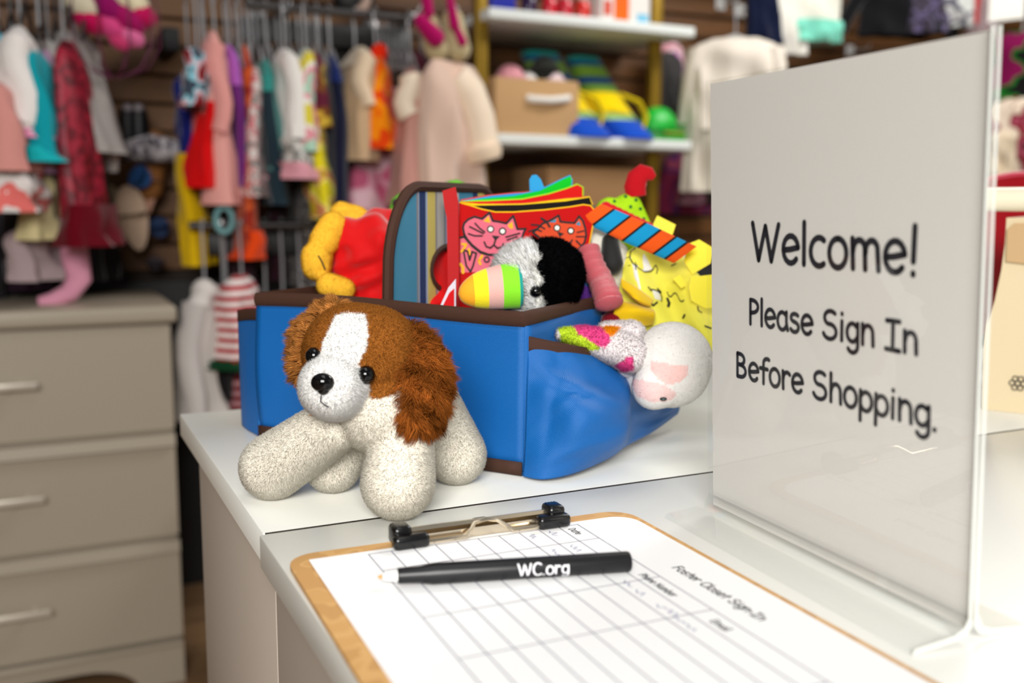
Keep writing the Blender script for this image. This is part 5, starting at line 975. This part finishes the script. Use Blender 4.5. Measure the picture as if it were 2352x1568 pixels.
for i, (xa, xb, yt_) in enumerate(((1292, 1392, 128), (1398, 1486, 140))):
    Yb = 2.56; a_, b_ = PY(xa, 300, Yb)[0], PY(xb, 300, Yb)[0]; ztop = PY((xa+xb)/2, yt_, 2.75)[2]; hgt = ztop-ZS
    bt_ = thing('striped_boot', ((a_+b_)/2, 2.6, ZS), ('left striped blue, green and yellow toddler boot beside the tan bin', 'right striped blue, green and yellow toddler boot beside the green clog')[i], 'boot')
    bands = [(.0, .22, (14, 74, 190)), (.22, .30, (170, 210, 120)), (.30, .56, (240, 208, 0)), (.56, .66, (110, 150, 60)), (.66, .74, (10, 60, 130)), (.74, .88, (110, 150, 50)), (.88, .95, (14, 80, 120)), (.95, 1.0, (30, 130, 120))]
    for s0, s1, c_ in bands:
        def bf(u, v, s0=s0, s1=s1):
            h = s0+(s1-s0)*v; ln = .16*h; w_ = (b_-a_)/2*(1-.22*h); dp = .075*(1-.45*h)+.03*math.exp(-(h/.25)**2); an = 2*PI*u; q1, q2 = math.cos(an), math.sin(an)
            return np.array([(a_+b_)/2-.05*h+w_*math.copysign(abs(q1)**.7, q1), 2.60+ln+dp*math.copysign(abs(q2)**.7, q2)-.02*math.exp(-(h/.2)**2), ZS+hgt*h])
        m = MB(); m.grid(bf, 24, 6, cu=True)
        if s0 == 0: m.add([m.v[j] for j in range(24)], [tuple(reversed(range(24)))])
        if s1 == 1: m.add([m.v[-24+j] for j in range(24)], [tuple(range(24))])
        m.build('band', cloth(c_), bt_)
    m = MB(); zc_ = ZS+hgt*.42; m.tube([((a_+b_)/2-.04, 2.545, zc_+.02), ((a_+b_)/2+.02, 2.535, zc_), ((a_+b_)/2+.05, 2.54, zc_-.04), ((a_+b_)/2+.03, 2.53, ZS+.02), ((a_+b_)/2-.05, 2.52, ZS+.008)][:5], .012, 8, flat=.5); m.build('lace_strap', cloth((246, 214, 0)), bt_, 'yellow strap')
# green clog
ga, gb = PY(1492, 325, 2.54), PY(1588, 325, 2.54)
gc = thing('green_clog', ((ga[0]+gb[0])/2, 2.58, ZS), 'bright green foam clog at the right end of the middle shelf', 'shoe'); GRN = mat((6, 150, 30), .45, name='green_foam'); L_ = gb[0]-ga[0]; cx_ = (ga[0]+gb[0])/2
m = MB(); m.grid(lambda u, v: np.array([cx_+(L_/2)*(1-.06*v)*math.cos(2*PI*u), 2.58+.048*(1+.15*math.cos(2*PI*u))*math.sin(2*PI*u)*(1-.05*v), ZS+.0005+v*.034]), 28, 6, cu=True); m.add([m.v[j] for j in range(28)], [tuple(range(28))]); m.build('sole', GRN, gc)
m = MB(); m.grid(lambda u, v: np.array([cx_-L_*.14+L_*.36*math.cos(PI*v)*1.0, 2.58+.047*math.cos(PI*u)*math.sin(PI*v)**.5, ZS+.03+.072*math.sin(PI*u)*math.sin(PI*v)**.6]), 20, 16); m.build('upper', mat((10, 176, 50), .4, name='green_foam'), gc, solid=.004)
m = MB(); m.tube([(cx_-.02, 2.535, ZS+.05), (cx_+L_*.3, 2.545, ZS+.045), (cx_+L_*.5, 2.58, ZS+.055), (cx_+L_*.3, 2.615, ZS+.045)], .007, 8, flat=.5); m.build('heel_strap', GRN, gc); m = MB(); m.bb((cx_-.03, 2.528, ZS+.018), (cx_+.04, 2.534, ZS+.028), .001); m.build('side_strip', mat((120, 130, 30), .6), gc)
# top shelf things
def sx(px_, Y_): return PY(px_, 30, Y_)[0]
m = MB(); m.bb((sx(1128, 2.55), 2.55, ZT), (sx(1185, 2.55), 2.68, ZT+.12), .004); tag(m.build('blue_box', mat((14, 30, 150), .5)), 'royal blue box at the left end of the top shelf', 'box')
for i, (px_, c_, lab) in enumerate(((1215, (44, 20, 60), 'dark purple jar with a round lid on the top shelf'), (1262, (196, 24, 44), 'red jar with a shiny lid, left of the middle of the top shelf'), (1298, (190, 30, 50), 'red jar with a shiny lid, middle of the top shelf'), (1338, (206, 40, 30), 'orange-red jar next to the white package'))):
    x_ = sx(px_, 2.58); jr = thing('toy_jar', (x_, 2.58, ZT), lab, 'jar'); m = MB(); m.tube([(x_, 2.58, ZT+.0005), (x_, 2.58, ZT+.004), (x_, 2.58, ZT+.05), (x_, 2.58, ZT+.058)], [.020, .022, .022, .016], 16); m.build('jar_body', mat(c_, .2), jr); m = MB(); m.tube([(x_, 2.58, ZT+.058), (x_, 2.58, ZT+.07)], .018, 16); m.build('lid', mat((226, 210, 200), .15, .6), jr)
pk_ = thing('diaper_package', (sx(1432, 2.56), 2.58, ZT), 'white and orange package with a blue corner on the top shelf', 'package'); xa, xb = sx(1376, 2.56), sx(1492, 2.56)
m = MB(); m.bb((xa, 2.55, ZT), (xb, 2.68, ZT+.13), .012, seg=3); m.build('wrapper', mat((232, 226, 220), .3), pk_)
m = MB(); m.bb((xa+.045, 2.5485, ZT+.004), (xa+.095, 2.551, ZT+.118)); m.build('orange_panel', mat((236, 104, 20), .3), pk_); m = MB(); m.bb((xb-.05, 2.5480, ZT+.006), (xb-.012, 2.551, ZT+.032)); m.build('blue_panel', mat((120, 190, 220), .3), pk_)
m = MB(); m.bb((xa+.010, 2.5480, ZT+.02), (xa+.035, 2.551, ZT+.06)); m.build('red_panel', mat((214, 90, 70), .3), pk_)
# lower shelf box, wall pegs
m = MB(); m.bb((PY(1262, 400, 2.55)[0], 2.56, .9585), (PY(1462, 400, 2.55)[0], 2.80, PY(1360, 384, 2.55)[2]), .004); m.bb((PY(1290, 400, 2.55)[0], 2.556, 1.02), (PY(1430, 400, 2.55)[0], 2.561, 1.10), mi=1)
tag(m.build('shelf_carton', [mat((150, 112, 72), .85, name='cardboard'), mat((96, 96, 88), .7)]), 'brown carton with a grey label on the lowest shelf', 'box')
for i, (px_, py_) in enumerate(((1952, 118), (1700, 24), (1655, 8))):
    p0_ = PY(px_, py_, YW-.02); p0_[1] = YW-.02; m = MB(); m.tube([p0_, p0_+[0, -.09, -.004], p0_+[0, -.10, .012]], .004, 8); m.bb(p0_+[-.02, -.004, -.022], p0_+[.02, .002, .022], .002)
    tag(m.build('wall_hook', mat((214, 214, 212), .3, name='white_hook')), ('white wall hook on the bare slats above the sign', 'white wall hook above the cream blouse, right one', 'white wall hook above the cream blouse, left one')[i], 'hook')
